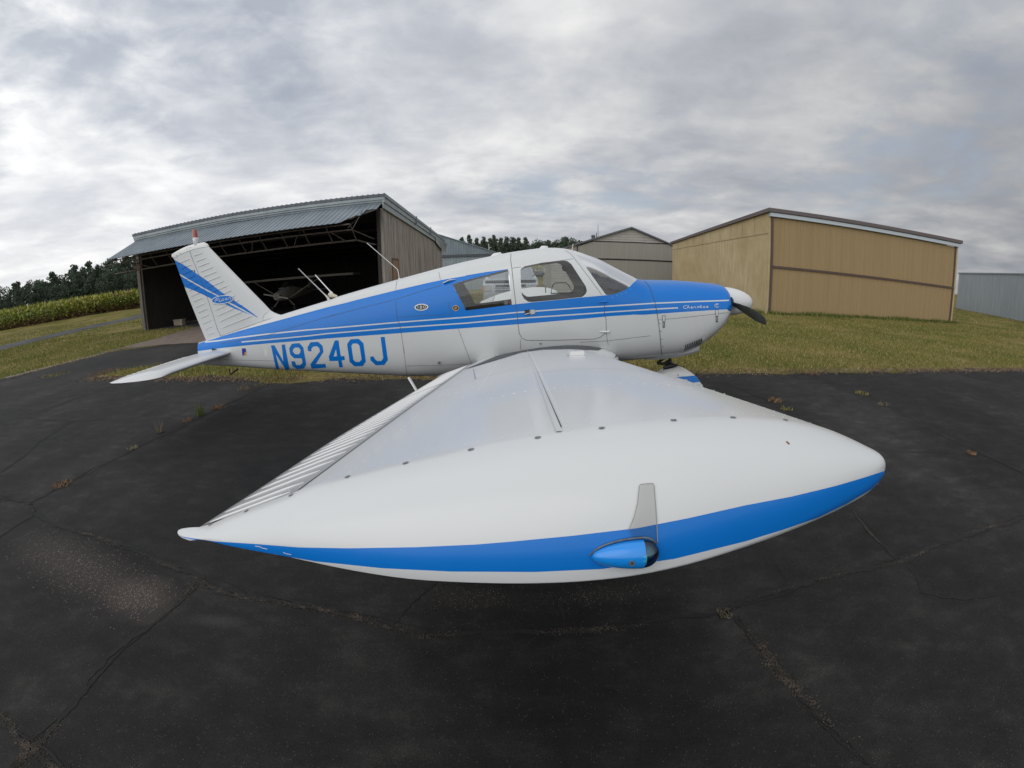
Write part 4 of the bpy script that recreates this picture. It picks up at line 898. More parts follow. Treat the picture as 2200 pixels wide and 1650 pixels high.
# ------------------------------------------------------------------ ground
def TZ(x, y): return .6*sstep(30, 44, y)*sstep(-25, -45, x)+1.3*sstep(75, 112, y)*sstep(-60, -30, x)
gx = np.unique(np.concatenate([np.linspace(-900, -120, 14), np.linspace(-120, 100, 89), np.linspace(100, 900, 14)])); gy = np.unique(np.concatenate([np.linspace(-200, -20, 8), np.linspace(-20, 140, 81), np.linspace(140, 1200, 16)]))
GX, GY = np.meshgrid(gx, gy, indexing='ij'); GZ = TZ(GX, GY); P = np.stack([GX, GY, GZ], -1).reshape(-1, 3); ny = len(gy)
F = [(i*ny+j, (i+1)*ny+j, (i+1)*ny+j+1, i*ny+j+1) for i in range(len(gx)-1) for j in range(ny-1)]
def grassmat():
    m, nt, p, out = nodes('grass_ground'); L = nt.links.new; p.inputs['Roughness'].default_value = .95; p.inputs['Specular IOR Level'].default_value = .1
    n1 = texn(nt, .35, 6, .6); n2 = texn(nt, 9, 8, .7); n3 = texn(nt, 55, 4, .7)
    r1 = ramp(nt, n1.outputs[0], [(.36, (.11, .125, .028)), (.5, (.19, .165, .05)), (.64, (.28, .22, .09))])
    r2 = ramp(nt, n2.outputs[0], [(.3, (.45, .45, .4)), (.5, (.9, .9, .9)), (.72, (1.4, 1.35, 1.2))]); r3 = ramp(nt, n3.outputs[0], [(.35, (.55, .55, .5)), (.6, (1.1, 1.1, 1.05)), (.75, (1.7, 1.6, 1.3))])
    a = N(nt, 'ShaderNodeMix', data_type='RGBA', blend_type='MULTIPLY'); a.inputs[0].default_value = 1; L(r1.outputs[0], a.inputs[6]); L(r2.outputs[0], a.inputs[7])
    b = N(nt, 'ShaderNodeMix', data_type='RGBA', blend_type='MULTIPLY'); b.inputs[0].default_value = .8; L(a.outputs[2], b.inputs[6]); L(r3.outputs[0], b.inputs[7]); L(b.outputs[2], p.inputs['Base Color'])
    bp = N(nt, 'ShaderNodeBump'); bp.inputs['Strength'].default_value = .8; bp.inputs['Distance'].default_value = .05; L(n2.outputs[0], bp.inputs['Height']); L(bp.outputs[0], p.inputs['Normal'])
    return m
link('ground', mesh_np('ground', P, F), grassmat(), smooth=True)['kind'] = 'structure'
def gp(px): return hit([px], 2, 0.0)[0][:2]
def asphalt(name, base=(.0195, .0188, .0180), patches=()):
    m, nt, p, out = nodes(name); L = nt.links.new
    tc = N(nt, 'ShaderNodeTexCoord')
    n1 = texn(nt, .45, 7, .62, (1, .6, 1)); n2 = texn(nt, 4.5, 7, .7, (.8, 1.25, 1)); n3 = texn(nt, 210, 3, .7)
    r1 = ramp(nt, n1.outputs[0], [(.34, (base[0]*.6,)*3), (.5, base), (.66, tuple(v*1.9 for v in base))])
    r2 = ramp(nt, n2.outputs[0], [(.34, (.7, .7, .7)), (.52, (1., 1., 1.)), (.7, (1.75, 1.73, 1.68))])
    r3 = ramp(nt, n3.outputs[0], [(.3, (.35, .35, .35)), (.5, (1., 1., 1.)), (.7, (2.1, 2.05, 1.95))])
    a = N(nt, 'ShaderNodeMix', data_type='RGBA', blend_type='MULTIPLY'); a.inputs[0].default_value = 1; L(r1.outputs[0], a.inputs[6]); L(r2.outputs[0], a.inputs[7])
    b = N(nt, 'ShaderNodeMix', data_type='RGBA', blend_type='MULTIPLY'); b.inputs[0].default_value = .9; L(a.outputs[2], b.inputs[6]); L(r3.outputs[0], b.inputs[7])
    v = N(nt, 'ShaderNodeTexVoronoi', feature='F1'); v.inputs['Scale'].default_value = 95; L(tc.outputs['Object'], v.inputs['Vector'])
    near = N(nt, 'ShaderNodeMath', operation='LESS_THAN'); L(v.outputs['Distance'], near.inputs[0]); near.inputs[1].default_value = .17
    sv_ = N(nt, 'ShaderNodeSeparateColor'); L(v.outputs['Color'], sv_.inputs[0]); pick = N(nt, 'ShaderNodeMath', operation='GREATER_THAN'); L(sv_.outputs[0], pick.inputs[0]); pick.inputs[1].default_value = .82
    mu = N(nt, 'ShaderNodeMath', operation='MULTIPLY'); L(near.outputs[0], mu.inputs[0]); L(pick.outputs[0], mu.inputs[1])
    c = N(nt, 'ShaderNodeMix', data_type='RGBA'); L(mu.outputs[0], c.inputs[0]); L(b.outputs[2], c.inputs[6]); c.inputs[7].default_value = (.12, .112, .10, 1); last = c.outputs[2]
    for (x, y, rx, ry, rot, colr, st) in patches:
        mp = N(nt, 'ShaderNodeMapping', vector_type='TEXTURE'); mp.inputs['Location'].default_value = (x, y, 0); mp.inputs['Rotation'].default_value = (0, 0, rot); mp.inputs['Scale'].default_value = (rx, ry, 1e3); L(tc.outputs['Object'], mp.inputs[0])
        ln = N(nt, 'ShaderNodeVectorMath', operation='LENGTH'); L(mp.outputs[0], ln.inputs[0])
        ad = N(nt, 'ShaderNodeMath', operation='MULTIPLY_ADD'); L(n2.outputs[0], ad.inputs[0]); ad.inputs[1].default_value = 1.3; L(ln.outputs['Value'], ad.inputs[2])
        rr = ramp(nt, ad.outputs[0], [(.0, st), (.0, st)]); rr.color_ramp.elements[0].position = .75/2.6*2; rr.color_ramp.elements[1].position = 1.0; rr.color_ramp.elements[1].color = (0, 0, 0, 1)
        hlf = N(nt, 'ShaderNodeMath', operation='MULTIPLY'); L(ad.outputs[0], hlf.inputs[0]); hlf.inputs[1].default_value = .62; L(hlf.outputs[0], rr.inputs[0])
        gn = N(nt, 'ShaderNodeMath', operation='MULTIPLY'); L(rr.outputs[0], gn.inputs[0]); r4 = ramp(nt, n3.outputs[0], [(.42, .25), (.6, 1.)]); L(r4.outputs[0], gn.inputs[1])
        d = N(nt, 'ShaderNodeMix', data_type='RGBA'); L(gn.outputs[0], d.inputs[0]); L(last, d.inputs[6]); d.inputs[7].default_value = (*colr, 1); last = d.outputs[2]
    L(last, p.inputs['Base Color']); p.inputs['Roughness'].default_value = .82; p.inputs['Specular IOR Level'].default_value = .22
    bp = N(nt, 'ShaderNodeBump'); bp.inputs['Strength'].default_value = .55; bp.inputs['Distance'].default_value = .004; L(n3.outputs[0], bp.inputs['Height']); L(bp.outputs[0], p.inputs['Normal'])
    return m
def wob(P, amp, step, seed, close=True):            # ragged edge
    out = []; Q = list(P)+([P[0]] if close else [])
    for a, b in zip(Q[:-1], Q[1:]):
        d = math.hypot(b[0]-a[0], b[1]-a[1]); n = max(1, int(d/step))
        for i in range(n):
            x, y = a[0]+(b[0]-a[0])*i/n, a[1]+(b[1]-a[1])*i/n
            k = amp*min(1, 30/max(1, math.hypot(x, y)))
            out.append((x+k*mnoise.noise(Vector((x*1.9, y*1.9, seed)))+.4*k*mnoise.noise(Vector((x*8, y*8, seed+3))), y+k*mnoise.noise(Vector((x*1.9, y*1.9, seed+9)))+.4*k*mnoise.noise(Vector((x*8, y*8, seed+5)))))
    if not close: out.append(Q[-1])
    return out
def sheet(name, poly, z, m, kind='structure', terr=False):
    tri = tessellate_polygon([[Vector((x, y, 0)) for x, y in poly]])
    V = [(x, y, z+(float(TZ(x, y)) if terr else 0)) for x, y in poly]
    me = bpy.data.meshes.new(name); me.from_pydata(V, [], [tuple(t) for t in tri]); me.update()
    b = bmesh.new(); b.from_mesh(me); bmesh.ops.recalc_face_normals(b, faces=b.faces)
    for f in b.faces:
        if f.normal.z < 0: f.normal_flip()
    b.to_mesh(me); b.free()
    o = link(name, me, m); o['kind'] = kind; return o
g1, g2, g3 = gp((70, 1165)), gp((215, 1235)), gp((300, 1285)); g4, g5 = gp((1010, 1285)), gp((1300, 1275)); g6 = gp((465, 1335))
rot_ = math.atan2(g3[1]-g1[1], g3[0]-g1[0])
APRON = [(-70, -45), (60, -45), (60, 3.0), (25, 2.8), (11.6, 2.36), (8, 2.1), (5.0, 1.95), (2.1, 1.87), (-1, 1.86), (-3.6, 1.88), (-4.9, 1.75), (-5.8, 2.1), (-6.7, 2.25), (-9.0, 2.38), (-10.4, 2.7), (-10.2, 3.5), (-8.2, 4.1), (-7.0, 5.2), (-6.5, 8.1), (-9, 8.0), (-11, 7.75), (-13.4, 7.7), (-14.35, 7.0), (-14.3, 5.2), (-14.5, 3.8), (-14.8, 2.75), (-30, 2.2), (-70, 2.0)]
AP = wob(wob(APRON, .30, .5, 4), .16, .07, 11)
sheet('asphalt_apron', AP, .004, asphalt('apron_asphalt', patches=[
    ((g1[0]+g3[0])/2, (g1[1]+g3[1])/2, 1.15, .26, rot_, (.085, .068, .06), .7), (g3[0], g3[1], .38, .22, rot_, (.10, .08, .068), .8), (g4[0], g4[1], .34, .12, 0, (.06, .053, .045), .5), (g5[0], g5[1], .3, .1, 0, (.055, .05, .043), .5), (g6[0], g6[1], .22, .06, .1, (.08, .08, .078), .5)]))
M_GRAV = mat('gravel_pad', (.135, .10, .08), .95, var=(3, (.20, .155, .125), .35, .65), bump=(70, .5, .01))
PAD = wob([(-14.9, 6.6), (-14.4, 7.4), (-13.4, 7.75), (-11, 7.8), (-9, 8.05), (-6.4, 8.1), (-6.3, 14.35), (-16.6, 14.35), (-16.2, 13.3), (-15.2, 10), (-15.0, 8)], .2, .25, 8)
sheet('gravel_pad', PAD, .008, M_GRAV)
sheet('pavement_edge', wob([(-14.95, 2.9), (-14.65, 2.9), (-14.5, 3.9), (-14.4, 6.6), (-14.75, 6.7)], .06, .3, 3), .008, mat('edge_grit', (.16, .15, .13), .95, var=(8, (.28, .26, .22), .4, .7)))
pathp = [(-31.5, 2.2), (-31.6, 12), (-35.2, 20), (-38.8, 29), (-42, 38), (-38.6, 38), (-34.4, 28), (-31.2, 19), (-27.6, 10.5), (-27, 2.2)]
sheet('path', wob(pathp, .5, .8, 5), .012, asphalt('path_asphalt', (.06, .06, .061)), terr=True)

# cracks: jagged strips, some filled with soil
CR_ = [([(82, 889), (142, 864), (199, 845), (248, 828), (273, 823)], .018, 0), ([(58, 897), (83, 903), (122, 903), (154, 906), (228, 902)], .014, 0), ([(152, 907), (94, 944), (51, 982), (-10, 1024)], .022, 0),
 ([(578, 825), (467, 880), (413, 908), (305, 958), (256, 982), (157, 1032), (117, 1053), (64, 1083)], .026, .006), ([(-10, 1065), (57, 1080), (74, 1100), (100, 1122), (148, 1139), (205, 1150), (256, 1173), (313, 1196), (370, 1219), (440, 1245)], .03, .012),
 ([(440, 1245), (515, 1275), (575, 1288), (635, 1297), (700, 1312), (750, 1322), (840, 1345), (915, 1360), (1000, 1364), (1100, 1361), (1225, 1355), (1360, 1347), (1450, 1327), (1550, 1320)], .02, .016),
 ([(1550, 1320), (1640, 1285), (1750, 1250), (1850, 1227), (1930, 1205), (2050, 1160), (2210, 1106)], .03, .012), ([(430, 1250), (370, 1310), (310, 1365), (240, 1415), (170, 1500), (110, 1565), (75, 1600), (25, 1660)], .020, .026),
 ([(-5, 1545), (75, 1600), (140, 1655)], .014, .012), ([(64, 1083), (74, 1100), (66, 1113), (28, 1135), (-8, 1160)], .014, 0), ([(940, 1247), (885, 1295), (845, 1345)], .012, .004), ([(1575, 1320), (1620, 1380), (1655, 1440), (1705, 1490), (1765, 1550), (1825, 1595), (1885, 1660)], .018, .026),
 ([(1835, 1100), (1870, 1145), (1900, 1180), (1925, 1205)], .016, .008), ([(1950, 1225), (1975, 1255), (1985, 1275), (2025, 1285), (2100, 1285), (2205, 1272)], .010, 0), ([(1660, 1175), (1665, 1210), (1690, 1250)], .006, 0),
 ([(1537, 807), (1602, 842), (1649, 861), (1699, 888)], .022, 0), ([(1734, 800), (1803, 827), (1869, 850), (1908, 873), (1950, 896), (2060, 950), (2130, 985), (2205, 1020)], .024, .008), ([(1907, 971), (2000, 973), (2090, 978)], .01, 0), ([(-5, 840), (85, 818), (110, 812)], .014, 0), ([(1190, 1265), (1205, 1310), (1212, 1355)], .01, 0)]
M_CRK = mat('crack_dark', (.012, .012, .011), .95); M_SOIL = mat('crack_soil', (.032, .026, .020), .95, var=(14, (.11, .086, .063), .42, .64), bump=(90, .6, .008))
def strip(b, P2, wd, z, seed, m=0):
    P2 = wob(wob(P2, .055, .09, seed, False), .022, .02, seed+7, False); n = len(P2); A = np.array(P2); T = np.gradient(A, axis=0); T /= np.linalg.norm(T, axis=1)[:, None]+1e-9; S_ = np.stack([-T[:, 1], T[:, 0]], 1); vs = []
    for i in range(n):
        for sg, o in ((1, 0), (-1, 5)):
            k = wd*(.25+1.7*abs(mnoise.noise(Vector((A[i, 0]*6+o, A[i, 1]*6, seed))))+.9*mnoise.noise(Vector((A[i, 0]*24, A[i, 1]*24+o, seed))))*min(1, i/2+.1, (n-1-i)/2+.1)
            q = A[i]+S_[i]*sg*max(k, .001); vs.append((q[0], q[1], z))
    b.add(vs, [(2*i, 2*i+1, 2*i+3, 2*i+2) for i in range(n-1)], m)
b = MB(); clod = []
for k, (P_, wd, soil) in enumerate(CR_):
    q = [tuple(gp(p_)) for p_ in P_]; strip(b, q, wd*1.05, .0065, k+1)
    if wd > .013: strip(b, q, wd*.4, .0068, k+51); strip(b, q, wd*.3, .0071, k+91)
    if soil:
        A = np.array(wob(wob(q, .055, .09, k+1, False), .022, .02, k+8, False))
        for (x, y) in A:
            u = mnoise.noise(Vector((x*2.1, y*2.1, k)))+.28
            for _ in range(int(max(0, u)*48*min(1.7, soil/.014))): clod.append((x+random.gauss(0, soil*.75), y+random.gauss(0, soil*.75), random.uniform(.0015, .0065)))
o = b.build('pavement_cracks', M_CRK, fix=False); o['kind'] = 'structure'
# loose stones
sv = []; sf = []
def stone(x, y, r, z=.005):
    r *= .78
    k = len(sv); a = random.random()*6.28
    for i in range(4): sv.append((x+r*math.cos(a+i*1.57)*random.uniform(.7, 1.2), y+r*math.sin(a+i*1.57)*random.uniform(.7, 1.2), z))
    sv.append((x+r*.2, y, z+r*random.uniform(.5, 1.0))); sf.extend([(k, k+1, k+4), (k+1, k+2, k+4), (k+2, k+3, k+4), (k+3, k, k+4)])
cr_, sr_ = math.cos(rot_), math.sin(rot_)
for _ in range(1500):
    u, v = max(-.9, min(.9, random.gauss(0, .42))), max(-.3, min(.3, random.gauss(0, .13))); stone((g1[0]+g3[0])/2+u*cr_-v*sr_, (g1[1]+g3[1])/2+u*sr_+v*cr_, random.uniform(.002, .006))
for _ in range(420): stone(g3[0]+random.gauss(0, .10), g3[1]+random.gauss(0, .08), random.uniform(.002, .0065))
for c_ in (g4, g5):
    for _ in range(260): stone(c_[0]+random.gauss(0, .14), c_[1]+random.gauss(0, .06), random.uniform(.0015, .004))
for _ in range(450): stone(random.uniform(-5, 4), random.uniform(-5.2, 1.4), random.uniform(.001, .0025))
o = link('loose_gravel', mesh_np('loose_gravel', sv, sf), mat('stone_chips', (.15, .125, .105), .9, var=(40, (.26, .23, .2), .4, .7))); o['kind'] = 'stuff'

sv = []; sf = []
for (x, y, r) in clod: stone(x, y, r, .006)
o = link('crack_soil', mesh_np('crack_soil', sv, sf), M_SOIL); o['kind'] = 'stuff'
# ------------------------------------------------------------------ grass, weeds, corn
def blades(pts, h, lean=.5, wd=.006):
    n = len(pts); a = rng.uniform(0, 2*PI, n); l = rng.uniform(.1, lean, n); ww = wd*rng.uniform(.6, 1.5, n); la = rng.uniform(0, 2*PI, n)
    p = np.asarray(pts, float)
    d = np.stack([np.cos(a), np.sin(a), 0*a], 1)*ww[:, None]; tipv = np.stack([np.cos(la)*l*h, np.sin(la)*l*h, h], 1)
    V = np.stack([p-d, p+d, p+tipv], 1).reshape(-1, 3); F = np.arange(3*n).reshape(-1, 3); return V, F
MG = [mat('grass_green', (.13, .165, .035), .8, spec=.2), mat('grass_olive', (.26, .225, .065), .8, spec=.2), mat('grass_straw', (.46, .36, .17), .85, spec=.2), mat('grass_dark', (.05, .085, .018), .8, spec=.2)]
apoly = np.array(AP); ppoly = np.array(PAD)
Vs, Fs, Ms = [], [], []
def scatter(n, x0, x1, y0, y1, h0, h1, mixp=(.34, .36, .22, .08), wd=.006, cond=None, lean=.8):
    x = rng.uniform(x0, x1, n); y = rng.uniform(y0, y1, n)
    k = ~inpoly(x, y, apoly) & ~inpoly(x, y, ppoly) & ~inpoly(x, y, np.array(pathp))
    if cond is not None: k &= cond(x, y)
    x, y = x[k], y[k]; nz = np.array([mnoise.noise(Vector((a*.55, b_*.55, 2))) for a, b_ in zip(x, y)])
    k = rng.uniform(-.9, .9, len(x)) < nz+.55; x, y, nz = x[k], y[k], nz[k]
    h = rng.uniform(h0, h1, len(x))*(1+.5*nz); pts = np.stack([x, y, TZ(x, y)], 1)
    V, F = blades(pts, h, lean, wd); k0 = sum(len(v) for v in Vs); Vs.append(V); Fs.append(F+k0)
    r_ = rng.uniform(0, 1, len(x))-nz*.35; Ms.append(np.searchsorted(np.cumsum(mixp)[:-1], np.clip(r_, 0, .999)))
scatter(65000, 0, 18, 1.9, 8, .025, .075, wd=.005); scatter(45000, -4, 24, 8, 14.4, .03, .08, wd=.007); scatter(16000, -6.2, 10, 14.4, 34, .04, .1, wd=.014)
scatter(9000, 23.5, 46, 8, 34, .05, .12, wd=.016); scatter(9000, -3.5, 3, 1.8, 6, .03, .08)
scatter(12000, -10.6, -4.6, 1.7, 5.0, .04, .11, (.45, .3, .2, .05)); scatter(40000, -30, -14.4, 2.6, 14.5, .03, .09, (.42, .34, .16, .08), .008); scatter(12000, -50, -24, 8, 32, .05, .12, (.42, .34, .16, .08), .02)
scatter(9000, 10.6, 23.3, 13.7, 14.43, .08, .24, (.5, .05, .05, .4), .009, lambda x, y: rng.uniform(0, 1, len(x)) < (y-13.5)/.9, .35)
scatter(3000, 10.0, 10.6, 14.5, 26, .08, .2, (.5, .1, .1, .3), .01)
o = link('grass', mesh_np('grass', np.concatenate(Vs), np.concatenate(Fs), np.concatenate(Ms)), MG); o['kind'] = 'stuff'
# dead fringe and fallen stems along the pavement edge
Vs2, Fs2 = [], []
def fringe(n, f, sp, h0, h1):
    t = rng.uniform(0, 1, n); x, y = f(t); x = x+rng.normal(0, sp, n); y = y+rng.normal(0, sp, n)
    V, F = blades(np.stack([x, y, np.full(n, .009)], 1), rng.uniform(h0, h1, n), 2.2, .006); k0 = sum(len(v) for v in Vs2); Vs2.append(V); Fs2.append(F+k0)
fringe(9000, lambda t: (-4+17*t, 1.93+.012*t*17), .13, .008, .045); fringe(3600, lambda t: (-10.5+6*t, 2.45-.5*t), .13, .01, .05); fringe(1500, lambda t: (-14.4+0*t, 2.8+5*t), .1, .01, .04)
o = link('dry_fringe', mesh_np('dry_fringe', np.concatenate(Vs2), np.concatenate(Fs2)), mat('dead_grass', (.20, .13, .085), .9, var=(3, (.30, .22, .14), .4, .6))); o['kind'] = 'stuff'
M_ORG = mat('rusty_weed', (.20, .10, .045), .85, var=(12, (.26, .16, .08), .4, .6)); M_DRY = mat('straw_weed', (.22, .185, .12), .85); M_BRW = mat('brown_weed', (.12, .10, .065), .9)
def weed(px, n, r, h, m, label, lean=1.0, cat='weed', group=None):
    c = gp(px); a = rng.uniform(0, 2*PI, n); q = r*np.sqrt(rng.uniform(0, 1, n)); V, F = blades(np.stack([q*np.cos(a), q*np.sin(a), 0*a], 1), rng.uniform(.4, 1, n)*h, lean, .0045)
    o = link('weed', mesh_np('weed', V, F), m, loc=(c[0], c[1], .007)); tag(o, label, cat, group)
weed((430, 893), 54, .05, .20, MG[0], 'tall green grass tuft growing from the long crack left of the wing', .35)
weed((345, 930), 27, .04, .17, M_DRY, 'pale dry wispy tuft in the long crack nearest the tall green tuft', .5)
weed((470, 877), 90, .12, .05, M_ORG, 'rusty low weed patch in the crack just behind the tall green tuft', 1.6)
weed((405, 905), 54, .07, .05, M_ORG, 'small rusty weed close beside the foot of the tall green tuft', 1.6)
weed((287, 965), 54, .07, .04, M_DRY, 'low straw coloured weed halfway along the long crack', 1.8)
weed((135, 1043), 90, .09, .045, M_ORG, 'orange flat weed in the long crack near the left edge of the photo', 1.8)
weed((560, 829), 72, .14, .06, M_DRY, 'straw weed at the far end of the long crack under the fuselage', 1.4)
weed((525, 838), 72, .12, .08, M_DRY, 'pale seeding weed in the crack below the registration letters', 1.0)
weed((1664, 863), 66, .10, .06, M_ORG, 'star shaped brown weed in the crack right of the nose wheel', 1.8)
weed((1690, 881), 48, .08, .04, MG[1], 'flat olive weed where the crack meets the wing leading edge', 1.8)
weed((1852, 847), 66, .12, .05, MG[1], 'olive weed strip in the far right crack', 1.8)
weed((1900, 871), 54, .09, .05, M_DRY, 'straw weed in the far right crack beside the olive strip', 1.8)
weed((2087, 976), 66, .06, .035, M_ORG, 'orange weed where two cracks meet right of the wing tip', 1.8)
weed((1556, 1322), 54, .035, .022, M_BRW, 'brown tangled weed at the crack junction in the right foreground', 1.8)
weed((1738, 803), 90, .2, .06, M_ORG, 'rusty weed at the grass edge above the far right crack', 1.5)
weed((225, 801), 252, .45, .06, M_ORG, 'wide rusty weed patch on the asphalt behind the left end of the tailplane', 1.2)
weed((120, 806), 180, .4, .06, MG[1], 'olive weed patch on the asphalt at the left near the grass edge', 1.4)
def corn(name, line, rows, rs, ps, hh, label, detail=8):
    A = np.array(line, float); seg = np.linalg.norm(np.diff(A, axis=0), axis=1); cum = np.concatenate([[0], np.cumsum(seg)]); V = []; F = []; Mi = []; k = 0; n_ = int(cum[-1]/ps)
    nb = np.array([0, 1.])
    for r_ in range(rows):
        s_ = rng.uniform(0, cum[-1], n_); x = np.interp(s_, cum, A[:, 0]); y = np.interp(s_, cum, A[:, 1])
        j = np.clip(np.searchsorted(cum, s_)-1, 0, len(seg)-1); d = (A[j+1]-A[j])/seg[j][:, None]; x = x-d[:, 1]*(-r_*rs)*-1*-1+rng.normal(0, .1, n_); y = y+d[:, 0]*r_*rs+rng.normal(0, .1, n_)
        z = TZ(x, y); h = hh*rng.uniform(.85, 1.08, n_)
        for i in range(detail):
            zz_ = z+h*(i+rng.uniform(0, 1, n_))/detail*.95; a = rng.uniform(0, 2*PI, n_); l = rng.uniform(.3, .6, n_)*(1.1-.4*i/detail); up = rng.uniform(-.1, .35, n_)+(.3 if i == detail-1 else 0)
            p0 = np.stack([x, y, zz_], 1); dd = np.stack([np.cos(a)*l, np.sin(a)*l, up], 1); sd_ = np.stack([-np.sin(a), np.cos(a), 0*a], 1)*.11
            V.append(np.stack([p0-sd_, p0+sd_, p0+dd], 1).reshape(-1, 3)); F.append(np.arange(3*n_).reshape(-1, 3)+k); k += 3*n_
            Mi.append(np.where(rng.uniform(0, 1, n_) < max(0, 1.05-2.3*i/detail), 1, np.where(rng.uniform(0, 1, n_) < (.35 if i == detail-1 else .1), 2, 0)))
    o = link(name, mesh_np(name, np.concatenate(V), np.concatenate(F), np.concatenate(Mi)), MC); o['kind'] = 'stuff'; return o
MC = [mat('corn_green', (.23, .30, .035), .7, var=(.25, (.34, .35, .055), .4, .65)), mat('corn_brown', (.19, .12, .055), .8, var=(1, (.26, .17, .075), .4, .6)), mat('corn_tassel', (.27, .21, .08), .8)]
corn('corn_field', [(-80, 30), (-67.8, 34.5), (-61.9, 36.7), (-59, 40.9), (-54, 43.3), (-48.8, 43.6), (-40, 45), (-30, 46)], 26, .9, .17, 2.3, '')
corn('far_crop_strip', [(45, 104), (-12, 104)], 10, .8, .13, 2.7, '', 6)

# ------------------------------------------------------------------ trees
MT = [mat('hazed_leaves_dark', (.062, .088, .066), .8, spec=.15, var=(.5, (.08, .11, .072), .4, .6)), mat('hazed_leaves_mid', (.078, .108, .072), .8, spec=.15), mat('hazed_leaves_olive', (.10, .125, .075), .8, spec=.15)]; M_BRK = mat('bark', (.07, .06, .05), .9, var=(8, (.12, .1, .085), .4, .6))  # leaf colours lightened to carry the haze of distance
def crown_mesh(kind, seed, n):
    r_ = np.random.default_rng(seed)
    if kind == 'pine':
        cl_ = []
        for i in range(46):
            t = (i+.5)/46; hgt = .22+.78*t; rad = (.36*(1-t)**.8+.03)*r_.uniform(.55, 1.15); a = r_.uniform(0, 2*PI); cl_.append((rad*math.cos(a), rad*math.sin(a), hgt, .085+.05*(1-t)))
        cl_ += [(0, 0, .25+.74*i/16, .04+.12*(1-i/16)) for i in range(16)]
    else:
        cl_ = []
        for i in range(34):
            v = r_.normal(0, 1, 3); v /= np.linalg.norm(v); q = r_.uniform(.35, 1)**.5; cl_.append((v[0]*.38*q, v[1]*.38*q, .62+v[2]*.31*q, r_.uniform(.09, .17)))
    cl_ = np.array(cl_); i = r_.integers(0, len(cl_), n); d = r_.normal(0, 1, (n, 3)); d /= np.linalg.norm(d, axis=1)[:, None]
    p = cl_[i, :3]+d*(cl_[i, 3]*r_.uniform(.3, 1, n)**.5)[:, None]*np.array([1, 1, .72 if kind != 'pine' else .4])
    a = r_.normal(0, 1, (n, 3)); a /= np.linalg.norm(a, axis=1)[:, None]; b = np.cross(a, r_.normal(0, 1, (n, 3))); b /= np.linalg.norm(b, axis=1)[:, None]
    s = r_.uniform(.012, .030, n)[:, None]
    V = np.stack([p-a*s, p+b*s*.8, p+a*s, p-b*s*.8], 1).reshape(-1, 3); F = np.arange(4*n).reshape(-1, 4)
    mi_ = np.where(r_.uniform(0, 1, n) < .5, 0, np.where(r_.uniform(0, 1, n) < .7, 1, 2)); me = mesh_np('crown', V, F, mi_)
    for m in MT: me.materials.append(m)
    return me
def trunk_mesh(kind, seed):
    b = MB(); b.tube([(0, 0, -.02), (.004, 0, .3), (0, .004, .6), (0, 0, .92 if kind == 'pine' else .75)], [.022, .017, .011, .003], 7)
    r_ = random.Random(seed)
    for i in range(7):
        a = r_.uniform(0, 6.28); z0 = r_.uniform(.3, .65); l = r_.uniform(.14, .3); b.tube([(0, 0, z0), (l*.5*math.cos(a), l*.5*math.sin(a), z0+.06), (l*math.cos(a), l*math.sin(a), z0+.14)], [.008, .005, .002], 5)
    me = bpy.data.meshes.new('trunk'); me.from_pydata(b.v, [], b.f); me.materials.append(M_BRK); return me
VAR = {'pine': [(crown_mesh('pine', s, 2600), trunk_mesh('pine', s)) for s in (1, 2, 3)], 'leafy': [(crown_mesh('leafy', s, 3000), trunk_mesh('leafy', s)) for s in (4, 5, 6, 7)]}
def tree(kind, x, y, h, wd, label, group):
    z = float(TZ(x, y)); t = thing('tree', label, 'tree', (x, y, z), group, random.uniform(0, 6.28)); t.scale = (wd, wd, h)
    c_, k_ = random.choice(VAR[kind])
    for nm, me in (('crown', c_), ('trunk', k_)):
        o = bpy.data.objects.new(nm, me); COL.objects.link(o); o.parent = t
def at_az(az, D): a = R(az); return CAM[0]+D*math.sin(a), CAM[1]+D*math.cos(a)
el_l = tab((-66, 3.0), (-58, 3.35), (-55.6, 3.45), (-54, 4.0), (-52, 4.4), (-50, 4.6), (-47.8, 4.9), (-44, 5.0), (-38, 5.0))
k = 0
for row, (D0, sc_) in enumerate(((100, .80), (107, 1.0), (116, 1.0))):
    for az in np.arange(-66+row*.7, -40, 1.45):
        D = D0+random.uniform(-3, 3); x, y = at_az(az+random.uniform(-.4, .4), D); h = (1.6+D*math.tan(R(float(el_l(az)))))*sc_*random.uniform(.9, 1.04)-.6
        kd = 'pine' if random.random() < .35 else 'leafy'
        tree(kd, x, y, h, h*random.uniform(.55, .8), 'dark %s tree in the dense wood beyond the corn field' % ('pointed evergreen' if kd == 'pine' else 'round crowned'), 'trees of the wood beyond the corn field')
for az, el, kd, wd in [(-9.2, 4.3, 'pine', 4.6), (-8.0, 4.2, 'pine', 4.6), (-6.8, 4.5, 'pine', 5), (-5.8, 4.75, 'pine', 5.4), (-4.9, 4.35, 'pine', 5), (-4.1, 4.5, 'pine', 5), (-3.4, 4.3, 'pine', 5), (-2.8, 4.68, 'pine', 5.6), (-2.0, 4.3, 'pine', 5.4), (-1.3, 4.45, 'pine', 5.4), (-.6, 4.4, 'pine', 5.6), (.2, 4.3, 'pine', 5.6), (.9, 4.33, 'pine', 5.4)]:
    D = 126+random.uniform(-2, 2); x, y = at_az(az, D); tree(kd, x, y, 1.6+D*math.tan(R(el))-1.2, wd, 'dark pine in the row of evergreens above the aeroplane cabin', 'pines in the row behind the aeroplane cabin')
